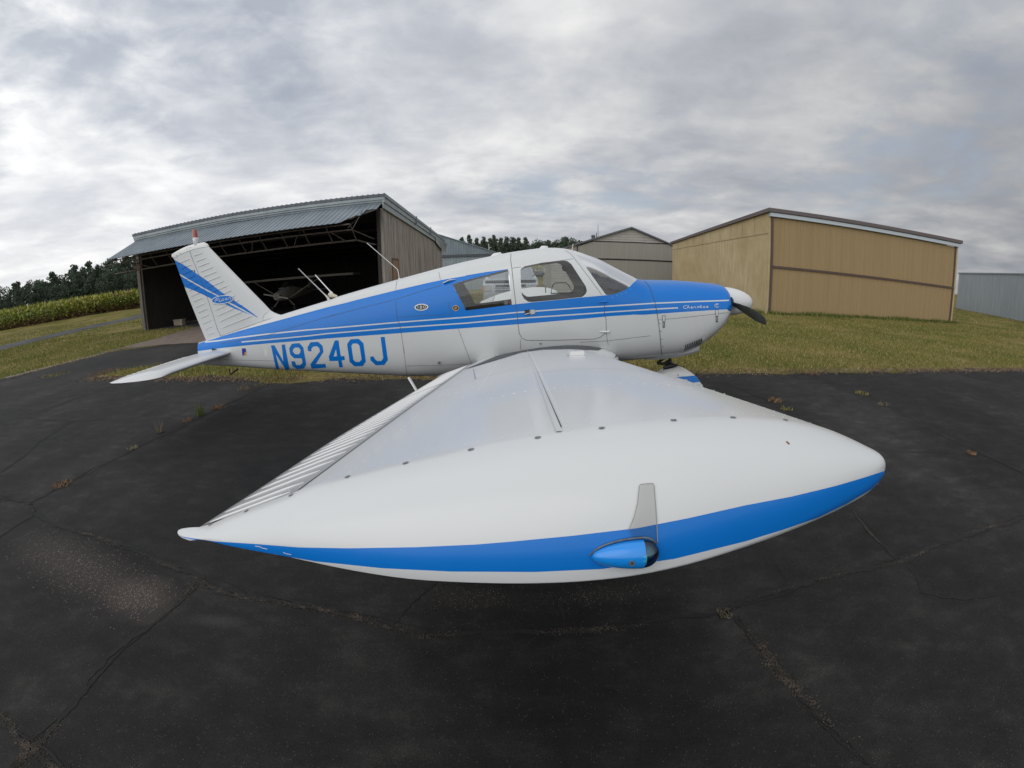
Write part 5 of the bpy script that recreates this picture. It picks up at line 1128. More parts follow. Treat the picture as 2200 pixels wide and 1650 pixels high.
for az, el, wd, lb in [(1.9, 3.95, 5.6, 'small spreading tree at the right end of the evergreen row'), (3.1, 4.75, 8.0, 'tall round leafy tree standing alone above the cabin roof'), (5.0, 4.2, 5.8, 'round leafy tree just left of the grey gabled hangar'), (6.2, 4.55, 8.2, 'broad leafy tree beside the grey gabled hangar roof'), (7.5, 3.9, 6.5, 'low leafy tree partly behind the grey gabled hangar roof')]:
    D = 122; x, y = at_az(az, D); tree('leafy', x, y, 1.6+D*math.tan(R(el))-1.2, wd, lb, None)
for az in np.arange(-9.5, 10, .85): 
    D = 134; x, y = at_az(az, D); tree('leafy', x, y, 9.6+random.uniform(-.7, .5), 7.5, 'dark leafy tree filling the gaps behind the row of pines', 'trees behind the row of pines')
x, y = at_az(60.6, 120); tree('leafy', x, y, 4.6, 7, 'small dark tree far away in the gap between tan and far right hangars', None)

# ------------------------------------------------------------------ buildings
def metal(name, c, var_c, rough=.45): return mat(name, c, rough, .25, var=(1.4, var_c, .35, .7), stretch=(1, 1, .25))
M_ROOF = metal('grey_blue_roofing', (.24, .28, .31), (.17, .205, .23)); M_FAS = metal('pale_steel_trim', (.33, .37, .38), (.25, .29, .30)); M_FRM = mat('dark_truss_steel', (.075, .062, .052), .7, var=(5, (.13, .105, .085), .4, .7))
def planks(name, c1, c2, c3, sx=6.0, axis='Y'):
    m, nt, p, out = nodes(name); L = nt.links.new; p.inputs['Roughness'].default_value = .9; p.inputs['Specular IOR Level'].default_value = .15
    st = (3.5, 3.5, .22); n1 = texn(nt, 2.2, 7, .65, st, dist=.4); n2 = texn(nt, 9, 5, .7, (1, 1, .06)); r = ramp(nt, n1.outputs[0], [(.32, c1), (.5, c2), (.68, c3)])
    r2 = ramp(nt, n2.outputs[0], [(.34, (.35, .36, .38)), (.44, (1, 1, 1)), (.7, (1.15, 1.12, 1.08))]); a = N(nt, 'ShaderNodeMix', data_type='RGBA', blend_type='MULTIPLY'); a.inputs[0].default_value = .85; L(r.outputs[0], a.inputs[6]); L(r2.outputs[0], a.inputs[7])
    L(a.outputs[2], p.inputs['Base Color']); return m
M_PLY = planks('weathered_plywood', (.22, .20, .185), (.37, .33, .30), (.50, .45, .40)); M_DKW = mat('shade_toned_boards', (.038, .033, .029), .95, var=(3, (.065, .057, .05), .4, .7), stretch=(4, 4, .3)); M_CONC = mat('shade_toned_floor', (.035, .032, .03), .9, var=(1.5, (.06, .055, .05), .4, .7))  # interior shade is put into the dark board and floor colours
def corr(b, o, u, lu, v, pitch, dep, nrm, m=0, vf=None):
    o, u, v, nrm = Vector(o), Vector(u), Vector(v), Vector(nrm); s = 0; prof = []
    while s < lu:
        for ds, h in ((0, 0), (pitch*.72, 0), (pitch*.79, dep), (pitch*.93, dep)):
            if s+ds <= lu: prof.append((s+ds, h))
        s += pitch
    prof.append((lu, 0)); vs = []
    for s_, h in prof:
        f = vf(s_/lu) if vf else (0, 1); base = o+u*s_+nrm*h; vs += [base+v*f[0], base+v*f[1]]
    b.add(vs, [(2*i, 2*i+2, 2*i+3, 2*i+1) for i in range(len(prof)-1)], m)
XL, XR, YF, YBk = -20.1, -6.42, 14.3, 30.2
ztp = tab((-20.2, 5.0), (-13.8, 5.15), (-6.3, 5.2))
H = thing('open_hangar', 'large weathered hangar with open front, grey metal awning door and dark interior', 'hangar', ((XL+XR)/2, YF, 0))
ox, oy = H.location.x, H.location.y
def pb_(b, name, m, **k):                          # build a part given in world coordinates under the hangar
    b.v = [(x-ox, y-oy, z) for x, y, z in b.v]; return b.build(name, m, H, **k)
zt1 = lambda y: 4.6-(y-14.3)*.06
b = MB(); b.add([(XR-.03, YF+.02, 0), (XR-.03, 29.6, 0), (XR-.03, 29.6, 3.75), (XR-.03, YF+.02, 4.62), (XR-.17, YF+.02, 0), (XR-.17, 29.6, 0), (XR-.17, 29.6, 3.75), (XR-.17, YF+.02, 4.62)], [(0, 1, 2, 3), (7, 6, 5, 4), (0, 3, 7, 4), (1, 5, 6, 2), (3, 2, 6, 7), (0, 4, 5, 1)], 0)
for i, yy in enumerate(np.arange(15.5, 29.4, 1.22)): b.box((XR-.031, yy, .02), (XR-.018, yy+.025, 4.5-(yy-14.3)*.058))
pb_(b, 'side_wall', M_PLY)
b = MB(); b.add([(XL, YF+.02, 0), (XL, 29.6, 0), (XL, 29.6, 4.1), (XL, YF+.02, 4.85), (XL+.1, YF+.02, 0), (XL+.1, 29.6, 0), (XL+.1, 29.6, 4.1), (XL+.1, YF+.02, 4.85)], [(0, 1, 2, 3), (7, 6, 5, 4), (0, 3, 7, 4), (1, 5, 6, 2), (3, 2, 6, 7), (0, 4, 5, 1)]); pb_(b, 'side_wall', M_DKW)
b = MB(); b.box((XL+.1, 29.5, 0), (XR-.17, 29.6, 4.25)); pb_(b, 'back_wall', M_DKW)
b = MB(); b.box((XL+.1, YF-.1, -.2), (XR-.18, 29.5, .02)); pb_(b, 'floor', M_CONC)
b = MB(); b.box((XL-.05, YF-.12, 0), (XL+.16, YF+.06, 4.62)); b.box((XL+.17, YF-.02, 0), (XL+.24, YF+.05, 4.5)); pb_(b, 'front_post', planks('post_wood', (.10, .09, .08), (.16, .145, .125), (.22, .2, .175)))
b = MB(); b.box((XR-.30, YF-.10, 0), (XR-.175, YF+.0, 4.6)); pb_(b, 'front_post', M_DKW)
b = MB(); b.box((XR-.029, 15.42, .02), (XR-.005, 15.50, 2.48)); b.box((XR-.029, 16.61, .02), (XR-.005, 16.69, 2.48)); b.box((XR-.029, 15.5, 2.42), (XR-.005, 16.61, 2.5)); sdr = None
b2 = MB(); b2.box((XR-.029, 15.51, .03), (XR-.015, 16.60, 2.41)); sdr = pb_(b2, 'side_door', mat('plywood_door', (.26, .16, .10), .85, var=(2, (.36, .24, .16), .4, .65), stretch=(3, 3, .3)))
b.v = [(x-ox, y-oy, z) for x, y, z in b.v]; b.build('door_frame', mat('door_frame_red', (.17, .09, .07), .8), sdr)
# roof slab and its edges
b = MB(); nseg = 58; topv = []
xs_ = np.linspace(XL-.1, XR+.12, nseg+1)
for i in range(nseg):
    x0_, x1_ = xs_[i], xs_[i+1]; rb = (x1_-x0_)*.25
    for (a_, c_, up) in ((x0_, x1_-rb, 0), (x1_-rb, x1_, .022)):
        z0, z1 = float(ztp(a_))+up, float(ztp(c_))+up; b.add([(a_, YF-.22, z0), (c_, YF-.22, z1), (c_, 30.3, z1-.86), (a_, 30.3, z0-.86), (a_, YF-.22, z0-.13), (c_, YF-.22, z1-.13), (c_, 30.3, z1-.99), (a_, 30.3, z0-.99)], [(0, 1, 2, 3), (7, 6, 5, 4), (0, 4, 5, 1), (3, 2, 6, 7), (0, 3, 7, 4), (1, 5, 6, 2)])
pb_(b, 'roof', metal('dark_roof_sheet', (.115, .13, .15), (.08, .09, .105)), fix=False)
b = MB()
def band_f(zo0, zo1, yo, m=0):
    for xa, xb in ((XL-.05, -13.8), (-13.8, XR+.06)):
        za, zb = float(ztp(xa)), float(ztp(xb)); b.add([(xa, yo, za+zo0), (xb, yo, zb+zo0), (xb, yo, zb+zo1), (xa, yo, za+zo1), (xa, yo+.05, za+zo0), (xb, yo+.05, zb+zo0), (xb, yo+.05, zb+zo1), (xa, yo+.05, za+zo1)], [(0, 1, 2, 3), (7, 6, 5, 4), (3, 2, 6, 7), (0, 4, 5, 1), (0, 3, 7, 4), (1, 5, 6, 2)], m)
band_f(-.25, -.135, YF-.21); band_f(-.335, -.255, YF-.17, 0); band_f(-.42, -.34, YF-.13, 1)
pb_(b, 'front_fascia', [M_FAS, M_ROOF])
b = MB()
for z0, z1, xo, m in ((-.02, -.15, .14, 1), (-.155, -.37, .10, 0), (-.375, -.62, .06, 0)):
    b.add([(XR+xo, YF-.2, 5.2+z0), (XR+xo, 30.25, 4.34+z0), (XR+xo, 30.25, 4.34+z1*.9), (XR+xo, YF-.2, 5.2+z1), (XR-.0, YF-.2, 5.2+z0), (XR-.0, 30.25, 4.34+z0), (XR-.0, 30.25, 4.34+z1*.9), (XR-.0, YF-.2, 5.2+z1)], [(0, 1, 2, 3), (7, 6, 5, 4), (0, 3, 7, 4), (1, 5, 6, 2), (3, 2, 6, 7), (0, 4, 5, 1)], m)
for yy in (20.2, 24.4): b.box((XR+.10, yy, 4.45-(yy-20)*.05), (XR+.17, yy+.05, 4.95-(yy-20)*.05), 1)
b.add([(XR+.10, 26.4, 4.30), (XR+.24, 28.4, 4.10), (XR+.30, 30.3, 4.02), (XR+.12, 30.3, 3.42), (XR+.16, 28.4, 3.52), (XR+.10, 26.4, 3.92)], [(0, 1, 4, 5), (1, 2, 3, 4)], 0)
pb_(b, 'rake_fascia', [M_FAS, M_ROOF], fix=False)
# awning leaf of the folding door
b = MB(); zt_l = 4.66
def vf(f): return (0, 1.0) if f < .925 else (0, .80 if f < .945 else (.66 if f < .97 else .35))
corr(b, (XL+.1, YF-.24, 4.60), Vector((13.55, 0, .17)).normalized(), 13.55, (0, -2.05, -.92), .235, .022, Vector((0, -.41, .91)), 0, vf)
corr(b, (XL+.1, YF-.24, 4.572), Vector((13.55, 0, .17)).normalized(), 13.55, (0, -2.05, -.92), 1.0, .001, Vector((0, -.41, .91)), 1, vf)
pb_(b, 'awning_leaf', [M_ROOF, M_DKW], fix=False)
b = MB(); T0, T1 = Vector((XL-.35, 12.45, 3.46)), Vector((-7.2, 12.45, 3.58)); B0, B1 = Vector((XL-.45, 12.95, 3.03)), Vector((-7.2, 12.95, 3.20)); U0, U1 = Vector((XL-.2, 12.25, 3.62)), Vector((-7.2, 12.25, 3.78))
rt = .028
b.tube([T0, T1], rt, 4); b.tube([B0, B1], .034, 4); b.tube([U0, U1], .03, 4)
for i in range(14):
    f = i/13; b.tube([T0.lerp(T1, f), B0.lerp(B1, f)], .024, 4)
    b.tube([U0.lerp(U1, f), T0.lerp(T1, f)], .018, 4)
for f, g_ in ((.50, .475), (.66, .635), (.82, .79), (.93, .965), (.35, .33), (.12, .2)): b.tube([T0.lerp(T1, f), B0.lerp(B1, g_)], .018, 4)
b.tube([T1, (XR-.25, 13.6, 3.25)], .022, 4); b.tube([B1, (XR-.25, 13.7, 3.02)], .03, 4); b.tube([T1, (-6.9, 12.9, 4.35)], .018, 4)
b.tube([B1, (XR-.3, 14.1, 3.05)], .018, 4)
for x_ in np.linspace(XL+.3, -7.3, 7): b.tube([(x_, YF-.1, 4.5), (x_, 12.3, 3.66)], .02, 4)
pb_(b, 'door_truss', M_FRM)
b = MB()
for i in range(5): x_ = -19.0+i*.09; b.tube([(x_, 12.95, 3.03), (x_+.02, 12.9, 3.42)], .02, 5)
b.box((-19.1, 12.9, 3.15), (-18.6, 12.98, 3.28)); pb_(b, 'hoist_gear', mat('rusty_hoist', (.14, .10, .065), .8))
b = MB()
for yy in np.arange(16.5, 29, 2.6):
    zz_ = 4.55-(yy-14.3)*.055; b.tube([(XL+.12, yy, zz_-.5), (XR-.2, yy, zz_-.5)], .05, 4); b.tube([(XL+.12, yy, zz_), (XR-.2, yy, zz_)], .05, 4)
pb_(b, 'roof_truss', M_DKW)
for i, x_ in enumerate((-19.2, -18.4)):
    pass
# things inside the hangar
q = Z1((512, 1100), (535, 1280)); a_, c_ = hit(q, 1, 17.5); tag((lambda b: (b.tube([a_, c_], .035, 6), b.build('timber_pole', mat('bare_timber', (.30, .27, .22), .8)))[1])(MB()), 'pale bare timber pole leaning in the dark at the left inside the open hangar', 'pole')
a_, c_ = hit(Z1((612, 1400), (612, 1498)), 1, 18.2); b = MB(); b.tube([Vector(a_), Vector(a_).lerp(Vector(c_), .3), Vector(a_).lerp(Vector(c_), .75), Vector(c_)], [.10, .19, .22, .13], 12); tag(b.build('hanging_sack', mat('sackcloth', (.13, .12, .11), .9), auto=1.2), 'grey sack hanging against the dark left wall inside the open hangar', 'sack')
a_ = hit(Z1((762, 1540)), 2, .02)[0]; b = MB(); b.box((a_[0]-.32, a_[1], .02), (a_[0]+.30, a_[1]+.3, .30)); b.box((a_[0]-.36, a_[1]-.02, .30), (a_[0]+.34, a_[1]+.32, .34)); tag(b.build('wooden_crate', mat('crate_wood', (.30, .26, .19), .85, var=(6, (.38, .33, .25), .4, .6)), bevel=.01), 'small pale wooden crate on the floor of the open hangar', 'crate')
a_ = hit(Z1((840, 1510)), 2, .02)[0]; b = MB()
for i in range(4): b.box((a_[0]-.6, a_[1]+i*.12, .02+i*.02), (a_[0]+.8, a_[1]+.1+i*.12, .06+i*.02))
tag(b.build('board_pile', mat('dark_boards', (.10, .085, .07), .9)), 'low pile of dark boards beside the pale crate in the open hangar', 'boards')
# stored high wing aeroplane, nose towards the door
SP = thing('stored_aeroplane', 'small cream high wing aeroplane stored in the dark of the open hangar', 'aeroplane', (-15.0, 20.6, .02))
M_CRM = mat('cream_fabric_skin', (.34, .31, .25), .7, var=(2, (.40, .37, .3), .4, .6))
b = MB(); vs = []; NS = 16; secs = [(-.55, .16, .95, .14), (-.45, .27, .94, .22), (-.1, .36, .97, .30), (.5, .42, 1.03, .38), (1.3, .42, 1.1, .44), (2.6, .26, 1.08, .3), (4.6, .08, 1.1, .12)]
for y_, w_, z_, h_ in secs:
    for k in range(NS): a = 2*PI*k/NS; vs.append((w_*math.copysign(abs(math.cos(a))**.7, math.cos(a)), y_, z_+h_*math.copysign(abs(math.sin(a))**.7, math.sin(a))))
b.add(vs, [(i*NS+k, i*NS+(k+1) % NS, (i+1)*NS+(k+1) % NS, (i+1)*NS+k) for i in range(6) for k in range(NS)]+[tuple(range(NS)), tuple(6*NS+k for k in range(NS))]); b.build('body', M_CRM, SP, auto=.9)
b = MB(); b.box((-4.6, .55, 1.92), (4.6, 1.9, 2.04)); b.build('wing', M_CRM, SP, bevel=.04)
for sg in (1, -1):
    b = MB(); b.tube([(sg*.4, .6, .85), (sg*2.4, .9, 1.95)], .03, 6); b.build('strut', M_CRM, SP)
    b = MB(); b.tube([(sg*.35, .4, .7), (sg*.75, .4, .28)], .035, 6); b.build('gear_leg', M_CRM, SP)
    b = MB(); b.tube([(sg*.72, .4, .2), (sg*.84, .4, .2)], .2, 16); b.build('wheel', M_BLK, SP)
b = MB(); b.box((-1.3, 4.2, 1.12), (1.3, 4.8, 1.16)); b.build('tailplane', M_CRM, SP, bevel=.01)
b = MB(); b.box((-.03, 4.1, 1.1), (.03, 4.8, 1.9)); b.build('fin', M_CRM, SP, bevel=.01)
b = MB(); b.tube([(0, -.66, .97), (0, -.5, .97)], [.03, .1], 12); b.build('spinner', M_CRM, SP)
b = MB(); b.box((-.85, -.60, .93), (.85, -.57, 1.02), rot=Matrix.Rotation(R(12), 3, 'Y')); b.build('propeller', mat('dull_alloy', (.3, .3, .29), .5, .4), SP, bevel=.01)
for sg in (1, -1):
    b = MB(); b.box((sg*.2-.12, -.51, .97), (sg*.2+.12, -.44, 1.06)); b.build('air_inlet', M_BLK, SP)
b = MB(); b.box((-.36, .35, 1.38), (.36, .42, 1.86), rot=Matrix.Rotation(R(24), 3, 'X')); b.build('windscreen', glass('old_windscreen', (.5, .52, .52), .1), SP)

# tan hangar
TX0, TX1, TY = 10.56, 23.27, 14.46
TH = thing('tan_hangar', 'tan metal hangar with closed folding door and brown trim beyond the propeller', 'hangar', (TX0, TY, 0)); tx, ty = TX0, TY
def pt_(b, name, m, par=TH, **k): b.v = [(x-tx, y-ty, z) for x, y, z in b.v]; return b.build(name, m, par, **k)
def pz(px, y): return hit([px], 1, y)[0][2]
htl, htr = 4.78, 4.50
M_TAN = mat('tan_ribbed_steel', (.35, .25, .125), .6, .0, var=(.9, (.31, .22, .11), .35, .7), stretch=(6, 1, .15), spec=.3); M_BRN = mat('brown_trim', (.095, .062, .05), .6)
def stain(name):
    m, nt, p, out = nodes(name); L = nt.links.new; p.inputs['Roughness'].default_value = .85; p.inputs['Specular IOR Level'].default_value = .15
    n1 = texn(nt, 1.1, 6, .6); n2 = texn(nt, 5, 7, .72, (2.2, 2.2, .16)); n3 = texn(nt, .35, 3, .5)
    r1 = ramp(nt, n1.outputs[0], [(.35, (.44, .34, .19)), (.65, (.52, .41, .24))]); r2 = ramp(nt, n2.outputs[0], [(.48, 0.), (.66, 1.)]); r3 = ramp(nt, n3.outputs[0], [(.38, 0.), (.6, .75)])
    mu = N(nt, 'ShaderNodeMath', operation='MULTIPLY'); L(r2.outputs[0], mu.inputs[0]); L(r3.outputs[0], mu.inputs[1])
    a = N(nt, 'ShaderNodeMix', data_type='RGBA'); L(mu.outputs[0], a.inputs[0]); L(r1.outputs[0], a.inputs[6]); a.inputs[7].default_value = (.66, .59, .43, 1); L(a.outputs[2], p.inputs['Base Color']); return m
M_TANS = stain('tan_stained_board')
zm0, zm1 = pz((1652.5, 572), TY), pz((2051, 618.5), TY)
b = MB(); corr(b, (TX0+.22, TY-.05, .05), (1, 0, 0), TX1-TX0-.52, (0, 0, 1), .30, .018, (0, -1, 0), 0, lambda f: (0, zm0+(zm1-zm0)*f-.06)); pt_(b, 'lower_door_panel', M_TAN, fix=False)
b = MB(); corr(b, (TX0+.22, TY-.05, 0), (1, 0, 0), TX1-TX0-.52, (0, 0, 1), .30, .018, (0, -1, 0), 0, lambda f: (zm0+(zm1-zm0)*f+.04, htl-.36+(htr-htl)*f)); pt_(b, 'upper_door_panel', M_TAN, fix=False)
def beam(b, x0, z0, x1, z1, y0, y1, t, m=0): b.add([(x0, y0, z0), (x1, y0, z1), (x1, y0, z1+t), (x0, y0, z0+t), (x0, y1, z0), (x1, y1, z1), (x1, y1, z1+t), (x0, y1, z0+t)], [(0, 1, 2, 3), (7, 6, 5, 4), (3, 2, 6, 7), (0, 4, 5, 1), (0, 3, 7, 4), (1, 5, 6, 2)], m)
b = MB(); beam(b, TX0+.16, zm0-.06, TX1-.2, zm1-.06, TY-.12, TY-.02, .10); pt_(b, 'door_joint_beam', M_BRN)
b = MB(); b.box((TX0+.10, TY-.10, 0), (TX0+.21, TY, htl-.36)); pt_(b, 'door_jamb', M_BRN)
b = MB(); b.box((TX1-.30, TY-.10, 0), (TX1-.20, TY, htr-.34)); pt_(b, 'door_jamb', M_BRN)
b = MB(); beam(b, TX0+.0, htl-.34, TX1+.0, htr-.34, TY-.20, TY-.01, .17, 0); pt_(b, 'white_gutter', mat('pale_gutter', (.50, .56, .60), .4))
b = MB(); b.box((TX1-.20, TY-.04, 0), (TX1, TY+.02, htr-.3)); b.box((TX0, TY-.04, 0), (TX0+.10, TY+.02, htl-.3)); pt_(b, 'front_corner', M_TANS)
A0, A1 = (TX0, TY+.02), (9.80, 26.1)
b = MB(); b.add([(A0[0], A0[1], 0), (A1[0], A1[1], 0), (A1[0], A1[1], 3.72), (A0[0], A0[1], htl-.15), (A0[0]+.1, A0[1], 0), (A1[0]+.1, A1[1], 0), (A1[0]+.1, A1[1], 3.72), (A0[0]+.1, A0[1], htl-.15)], [(0, 1, 2, 3), (7, 6, 5, 4), (0, 3, 7, 4), (1, 5, 6, 2), (3, 2, 6, 7), (0, 4, 5, 1)])
b.add([(A0[0]-.012, A0[1], 3.66), (A1[0]-.012, A1[1], 3.30), (A1[0]-.012, A1[1], 3.325), (A0[0]-.012, A0[1], 3.685)], [(0, 1, 2, 3)], 1)
for f in np.linspace(.1, .9, 9): x_, y_ = A0[0]+(A1[0]-A0[0])*f-.012, A0[1]+(A1[1]-A0[1])*f; b.add([(x_, y_, 3.67-.36*f), (x_, y_+.02, 3.67-.36*f), (x_, y_+.02, 4.6-.9*f), (x_, y_, 4.6-.9*f)], [(0, 1, 2, 3)], 1)
pt_(b, 'side_wall', [M_TANS, mat('board_joint', (.22, .175, .11), .9)], fix=False)
b = MB(); b.box((TX1-.1, TY+.02, 0), (TX1, 26.1, 3.7)); b.box((A1[0]+.1, 26.0, 0), (TX1-.1, 26.1, 3.6)); pt_(b, 'rear_walls', M_TAN)
b = MB(); b.add([(TX0-.12, TY-.26, htl+.03), (TX1+.12, TY-.26, htr+.03), (TX1+.12, 26.3, 3.72), (A1[0]-.12, 26.3, 3.86), (TX0-.12, TY-.26, htl-.14), (TX1+.12, TY-.26, htr-.14), (TX1+.12, 26.3, 3.58), (A1[0]-.12, 26.3, 3.72)], [(0, 1, 2, 3), (7, 6, 5, 4), (0, 4, 5, 1), (1, 5, 6, 2), (2, 6, 7, 3), (3, 7, 4, 0)]); pt_(b, 'roof', mat('brown_roof_trim', (.13, .105, .105), .6))
vp = hit([(1556, 473)], 0, 10.6)[0]; b = MB(); b.tube([(10.9, 20.5, 4.15), (10.9, 20.5, 4.62)], .035, 8); b.tube([(10.93, 20.5, 4.45), (11.13, 20.5, 4.48)], .025, 6); b.tube([(11.13, 20.5, 4.36), (11.13, 20.5, 4.66)], [.05, .03], 8); pt_(b, 'roof_vent_pipe', M_GREY)

# grey gabled hangar
GB = thing('gabled_hangar', 'grey beige gabled hangar with lap siding and a dark outlined door behind the cockpit', 'hangar', (7.8, 30, 0)); tx, ty = 7.8, 30
M_LAP = mat('grey_lap_siding', (.40, .38, .345), .75, var=(1.2, (.36, .34, .31), .4, .6)); M_GD = mat('grey_door_steel', (.29, .275, .235), .65, var=(2, (.26, .25, .215), .4, .6), stretch=(5, 1, .2))
def roofz(x): return 5.12-(7.8-x)*.315 if x < 7.8 else 5.12-(x-7.8)*.375
b = MB(); z = 0
while z < 5.1:
    z1 = min(z+.2, 5.1); xa = 1.7 if z < roofz(1.7) else 7.8-(5.12-z)/.315; xb = 13.6 if z < roofz(13.6) else 7.8+(5.12-z)/.375
    xa1 = 1.7 if z1 < roofz(1.7) else 7.8-(5.12-z1)/.315; xb1 = 13.6 if z1 < roofz(13.6) else 7.8+(5.12-z1)/.375
    b.add([(xa, 29.97, z), (xb, 29.97, z), (xb1, 30.0, z1), (xa1, 30.0, z1), (xa, 30.0, z), (xb, 30.0, z)], [(0, 1, 2, 3), (4, 5, 1, 0)]); z = z1
pt_(b, 'front_wall', M_LAP, GB, fix=False)
dq = [(3.66, .05), (11.6, .05), (11.6, 3.82), (11.0, 3.96), (4.86, 4.03), (3.66, 3.66)]
b = MB(); b.prism(dq, 0, .05, 0, lambda x, y, z: (x, 29.95-z, y)); pt_(b, 'door', M_GD, GB)
b = MB()
for p0, p1 in zip(dq, dq[1:]+dq[:1]): b.tube([(p0[0], 29.89, p0[1]), (p1[0], 29.89, p1[1])], .035, 4)
b.tube([(3.66, 29.88, 2.72), (11.6, 29.88, 2.62)], .05, 4); pt_(b, 'door_outline', M_DK, GB)
b = MB(); b.box((1.72, 30.02, 0), (1.85, 42, 3.1)); b.box((13.4, 30.02, 0), (13.55, 42, 2.9)); b.box((1.85, 41.9, 0), (13.4, 42, 2.9)); pt_(b, 'side_walls', M_LAP, GB)
b = MB()
for x0_, x1_ in ((1.35, 7.8), (7.8, 13.95)):
    z0, z1 = roofz(x0_)+.06, roofz(x1_)+.06; b.add([(x0_, 29.75, z0), (x1_, 29.75, z1), (x1_, 42.2, z1), (x0_, 42.2, z0), (x0_, 29.75, z0-.11), (x1_, 29.75, z1-.11), (x1_, 42.2, z1-.11), (x0_, 42.2, z0-.11)], [(0, 1, 2, 3), (7, 6, 5, 4), (0, 4, 5, 1), (1, 5, 6, 2), (2, 6, 7, 3), (3, 7, 4, 0)])
pt_(b, 'roof', mat('slate_roof', (.12, .13, .145), .6), GB)
b = MB(); b.tube([(5.36, 30.6, 4.2), (5.36, 30.6, 5.35)], .016, 5); b.tube([(5.24, 30.6, 4.2), (5.24, 30.6, 4.72)], .03, 6); pt_(b, 'mast_antenna', M_DK, GB)
b = MB(); b.tube([(4.98, 30.6, 4.2), (4.98, 30.6, 4.42)], .14, 10); b.tube([(4.98, 30.6, 4.44), (4.98, 30.6, 4.56)], [.19, .12], 10); pt_(b, 'roof_ventilator', mat('dull_green_metal', (.10, .12, .11), .6), GB)

# blue grey metal hangar behind the open one
BB = thing('metal_hangar', 'blue grey ribbed metal hangar half hidden behind the open hangar', 'hangar', (-12, 45, 0)); tx, ty = -12, 45
M_BG = metal('blue_grey_ribbed', (.22, .27, .29), (.17, .21, .235)); M_BG2 = metal('pale_blue_ribbed', (.30, .345, .37), (.24, .285, .31))
b = MB(); corr(b, (-20, 44.9, 3.82), (1, 0, 0), 16.8, (0, 0, 1), .28, .03, (0, -1, 0), 0, lambda f: (0, max(.02, 3.05-abs(-11.6-(-20+16.8*f))*.345))); pt_(b, 'gable_cladding', M_BG, BB, fix=False)
b = MB(); b.box((-20, 44.8, 3.58), (-3.3, 44.88, 3.80)); pt_(b, 'door_track', mat('dark_track', (.07, .08, .09), .6), BB)  # dark band is the door track in its own colour
b = MB(); corr(b, (-20, 44.98, 0), (1, 0, 0), 16.7, (0, 0, 3.6), .30, .03, (0, -1, 0)); pt_(b, 'front_wall', M_BG2, BB, fix=False)
b = MB(); b.box((-3.4, 45, 0), (-3.3, 62, 3.6)); b.box((-20, 61.9, 0), (-3.4, 62, 3.6)); b.box((-20, 45.02, 0), (-19.9, 61.9, 3.6)); pt_(b, 'side_walls', M_BG2, BB)
b = MB()
for x0_, z0, x1_, z1 in ((-20.3, 3.95, -11.6, 6.95), (-11.6, 6.95, -2.9, 3.9)): b.add([(x0_, 44.7, z0), (x1_, 44.7, z1), (x1_, 62.2, z1), (x0_, 62.2, z0), (x0_, 44.7, z0-.08), (x1_, 44.7, z1-.08), (x1_, 62.2, z1-.08), (x0_, 62.2, z0-.08)], [(0, 1, 2, 3), (7, 6, 5, 4), (0, 4, 5, 1), (1, 5, 6, 2), (2, 6, 7, 3), (3, 7, 4, 0)])
pt_(b, 'roof', M_ROOF, BB)
b = MB(); b.tube([(-4.8, 60, 0), (-4.8, 60, 5.85)], .05, 6); b.tube([(-4.8, 60, 5.3), (-4.45, 60, 5.35)], .03, 5); tag(b.build('utility_pole', M_GREY), 'thin pale pole standing behind the blue grey metal hangar roof', 'pole')
# far right hangar
RB = thing('ribbed_hangar', 'low pale blue grey ribbed metal hangar at the far right edge', 'hangar', (49.2, 35.2, 0)); tx, ty = 49.2, 35.2
d_ = Vector((33.0-49.2, 9.4-35.2, 0)); ln_ = d_.length; d_.normalize(); nn_ = Vector((-d_.y, d_.x, 0)); nn_ = nn_ if nn_.dot(Vector((-1, 0, 0))) > 0 else -nn_
b = MB(); corr(b, (49.2, 35.2, 0), d_, ln_, (0, 0, 1), .9, .05, nn_, 0, lambda f: (0, 4.05-.35*f)); pt_(b, 'front_wall', metal('pale_ribbed_wall', (.34, .38, .41), (.29, .33, .36)), RB, fix=False)
b = MB(); p0 = Vector((49.2, 35.2, 4.05))+nn_*.12; p1 = Vector((33.0, 9.4, 3.70))+nn_*.12; q0, q1 = p0-nn_*9, p1-nn_*9; b.add([p0, p1, q1, q0, p0-Vector((0, 0, .12)), p1-Vector((0, 0, .12)), q1-Vector((0, 0, .12)), q0-Vector((0, 0, .12))], [(0, 1, 2, 3), (7, 6, 5, 4), (0, 4, 5, 1), (1, 5, 6, 2), (2, 6, 7, 3), (3, 7, 4, 0)]); pt_(b, 'roof', M_ROOF, RB)
b = MB(); c0 = Vector((49.2, 35.2, 0)); e0 = c0-nn_*8.8; b.add([c0, e0, e0+Vector((0, 0, 3.9)), c0+Vector((0, 0, 3.9))], [(0, 1, 2, 3)]); pt_(b, 'end_wall', M_BG2, RB)
# white shed seen through the door window
SH_ = thing('white_shed', 'small white lap sided shed far away, seen through the aeroplane door window', 'shed', (8.2, 90, 0)); tx, ty = 0, 0
b = MB(); z = 0
M_SHW = mat('white_lap', (.50, .50, .48), .8)
zb0 = float(TZ(8, 90))
while z < 3.6: b.add([(-1.9, -.03, z), (1.9, -.03, z), (1.9, 0, z+.24), (-1.9, 0, z+.24), (-1.9, 0, z), (1.9, 0, z)], [(0, 1, 2, 3), (4, 5, 1, 0)]); z += .24
b.box((-1.9, .01, 0), (1.9, 3.5, 3.6)); b.build('wall', M_SHW, SH_, fix=False); SH_.location.z = zb0-.1
b = MB(); b.box((-2.1, -.3, 3.62), (2.1, 3.8, 3.75)); b.build('roof', M_ROOF, SH_)

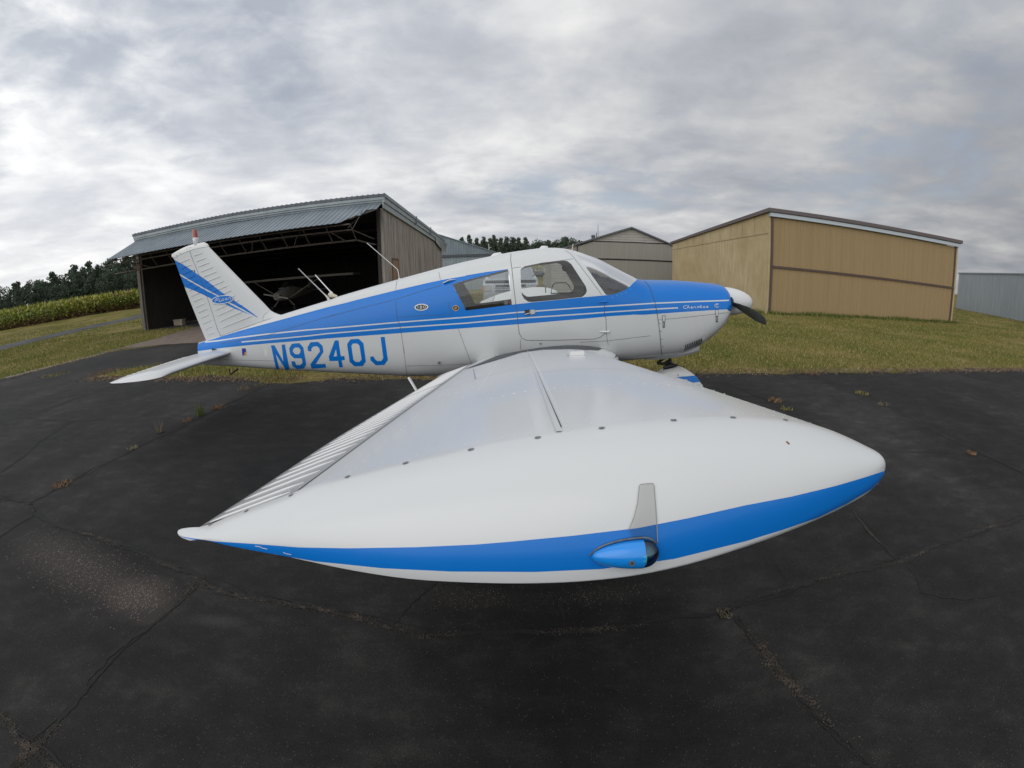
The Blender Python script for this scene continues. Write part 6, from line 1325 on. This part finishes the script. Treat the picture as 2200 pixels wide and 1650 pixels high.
# ------------------------------------------------------------------ parked utility vehicle, seen through the cabin
CAR = thing('parked_car', 'silver grey four wheel drive vehicle facing the aeroplane, seen through the cabin windows', 'car', (-1.06, 11.0, 0))
M_SIL = mat('silver_paint', (.30, .33, .36), .3, .5, coat=.6); M_TRD = mat('dark_trim', (.05, .055, .065), .5); M_CHR = mat('chrome', (.72, .74, .76), .2, .8); M_LMP = mat('lamp_glass', (.45, .47, .5), .12, .2, coat=.8); M_AMB = mat('amber_lamp', (.55, .2, .04), .3)
prof = [(0, .42), (.0, .98), (.05, 1.28), (.16, 1.42), (1.15, 1.52), (4.9, 1.5), (4.95, .5), (4.6, .36), (.25, .36)]
b = MB(); b.prism(prof, -.96, .96, 0, lambda y, z, x: (x, y, z)); b.build('body', M_SIL, CAR, bevel=.05)
b = MB(); vs = [(-.84, 1.15, 1.50), (.84, 1.15, 1.50), (.66, 1.95, 2.02), (-.66, 1.95, 2.02), (-.84, 4.8, 1.5), (.84, 4.8, 1.5), (.68, 4.5, 2.0), (-.68, 4.5, 2.0)]
b.add(vs, [(3, 2, 6, 7), (4, 7, 6, 5)]); b.tube([vs[0], vs[3]], .05, 6); b.tube([vs[1], vs[2]], .05, 6); b.box((-.7, 1.9, 1.99), (.7, 4.5, 2.05)); b.build('roof', M_SIL, CAR, fix=False)
b = MB(); b.add(vs[:4], [(0, 1, 2, 3)]); b.build('windscreen', mat('car_windscreen', (.16, .19, .22), .08, .0, coat=1), CAR, fix=False)
for sg in (1, -1):
    b = MB(); b.add([(sg*.86, 1.2, 1.5), (sg*.86, 4.75, 1.5), (sg*.70, 4.45, 1.98), (sg*.68, 1.98, 1.98)], [(0, 1, 2, 3)]); b.build('side_glass', M_TRD, CAR)
    b = MB(); b.box((sg*1.10-.15, 1.25, 1.50), (sg*1.10+.15, 1.38, 1.68)); b.build('wing_mirror', M_TRD, CAR, bevel=.04)
    b = MB(); b.box((sg*.80-.14, -.02, .99), (sg*.80+.14, .10, 1.23)); hl_ = b.build('headlight', M_LMP, CAR, bevel=.02)
    b = MB(); b.box((sg*.93-.025, -.03, 1.0), (sg*.93+.025, .04, 1.20)); b.build('indicator', M_AMB, hl_)
    for yy in (1.0, 4.0):
        b = MB(); b.tube([(sg*.78, yy, .38), (sg*.98, yy, .38)], .38, 22); wl = b.build('wheel', M_BLK, CAR, auto=.6); b = MB(); b.tube([(sg*.97, yy, .38), (sg*.99, yy, .38)], .22, 14); b.build('rim', M_CHR, wl, auto=.6)
b = MB(); b.box((-.62, -.03, 1.10), (.62, .03, 1.27)); g_ = b.build('grille_surround', M_CHR, CAR, bevel=.02)
b = MB(); b.box((-.52, -.045, 1.145), (.52, -.02, 1.225)); b.build('grille', M_TRD, g_)
b = MB(); b.box((-.88, .02, 1.29), (.88, .12, 1.38)); b.build('bonnet_deflector', M_TRD, CAR, bevel=.015)
b = MB(); b.box((-.95, -.12, .74), (.95, .05, .97)); b.box((-.56, -.14, .98), (.56, -.02, 1.07), 1); b.build('bumper', [M_CHR, M_TRD], CAR, bevel=.03)
b = MB(); b.box((-.95, -.08, .45), (.95, .05, .73)); b.build('lower_valance', M_TRD, CAR, bevel=.03)
b = MB(); b.box((-.16, -.15, .79), (.16, -.125, .90)); b.build('number_plate', M_WT, CAR)
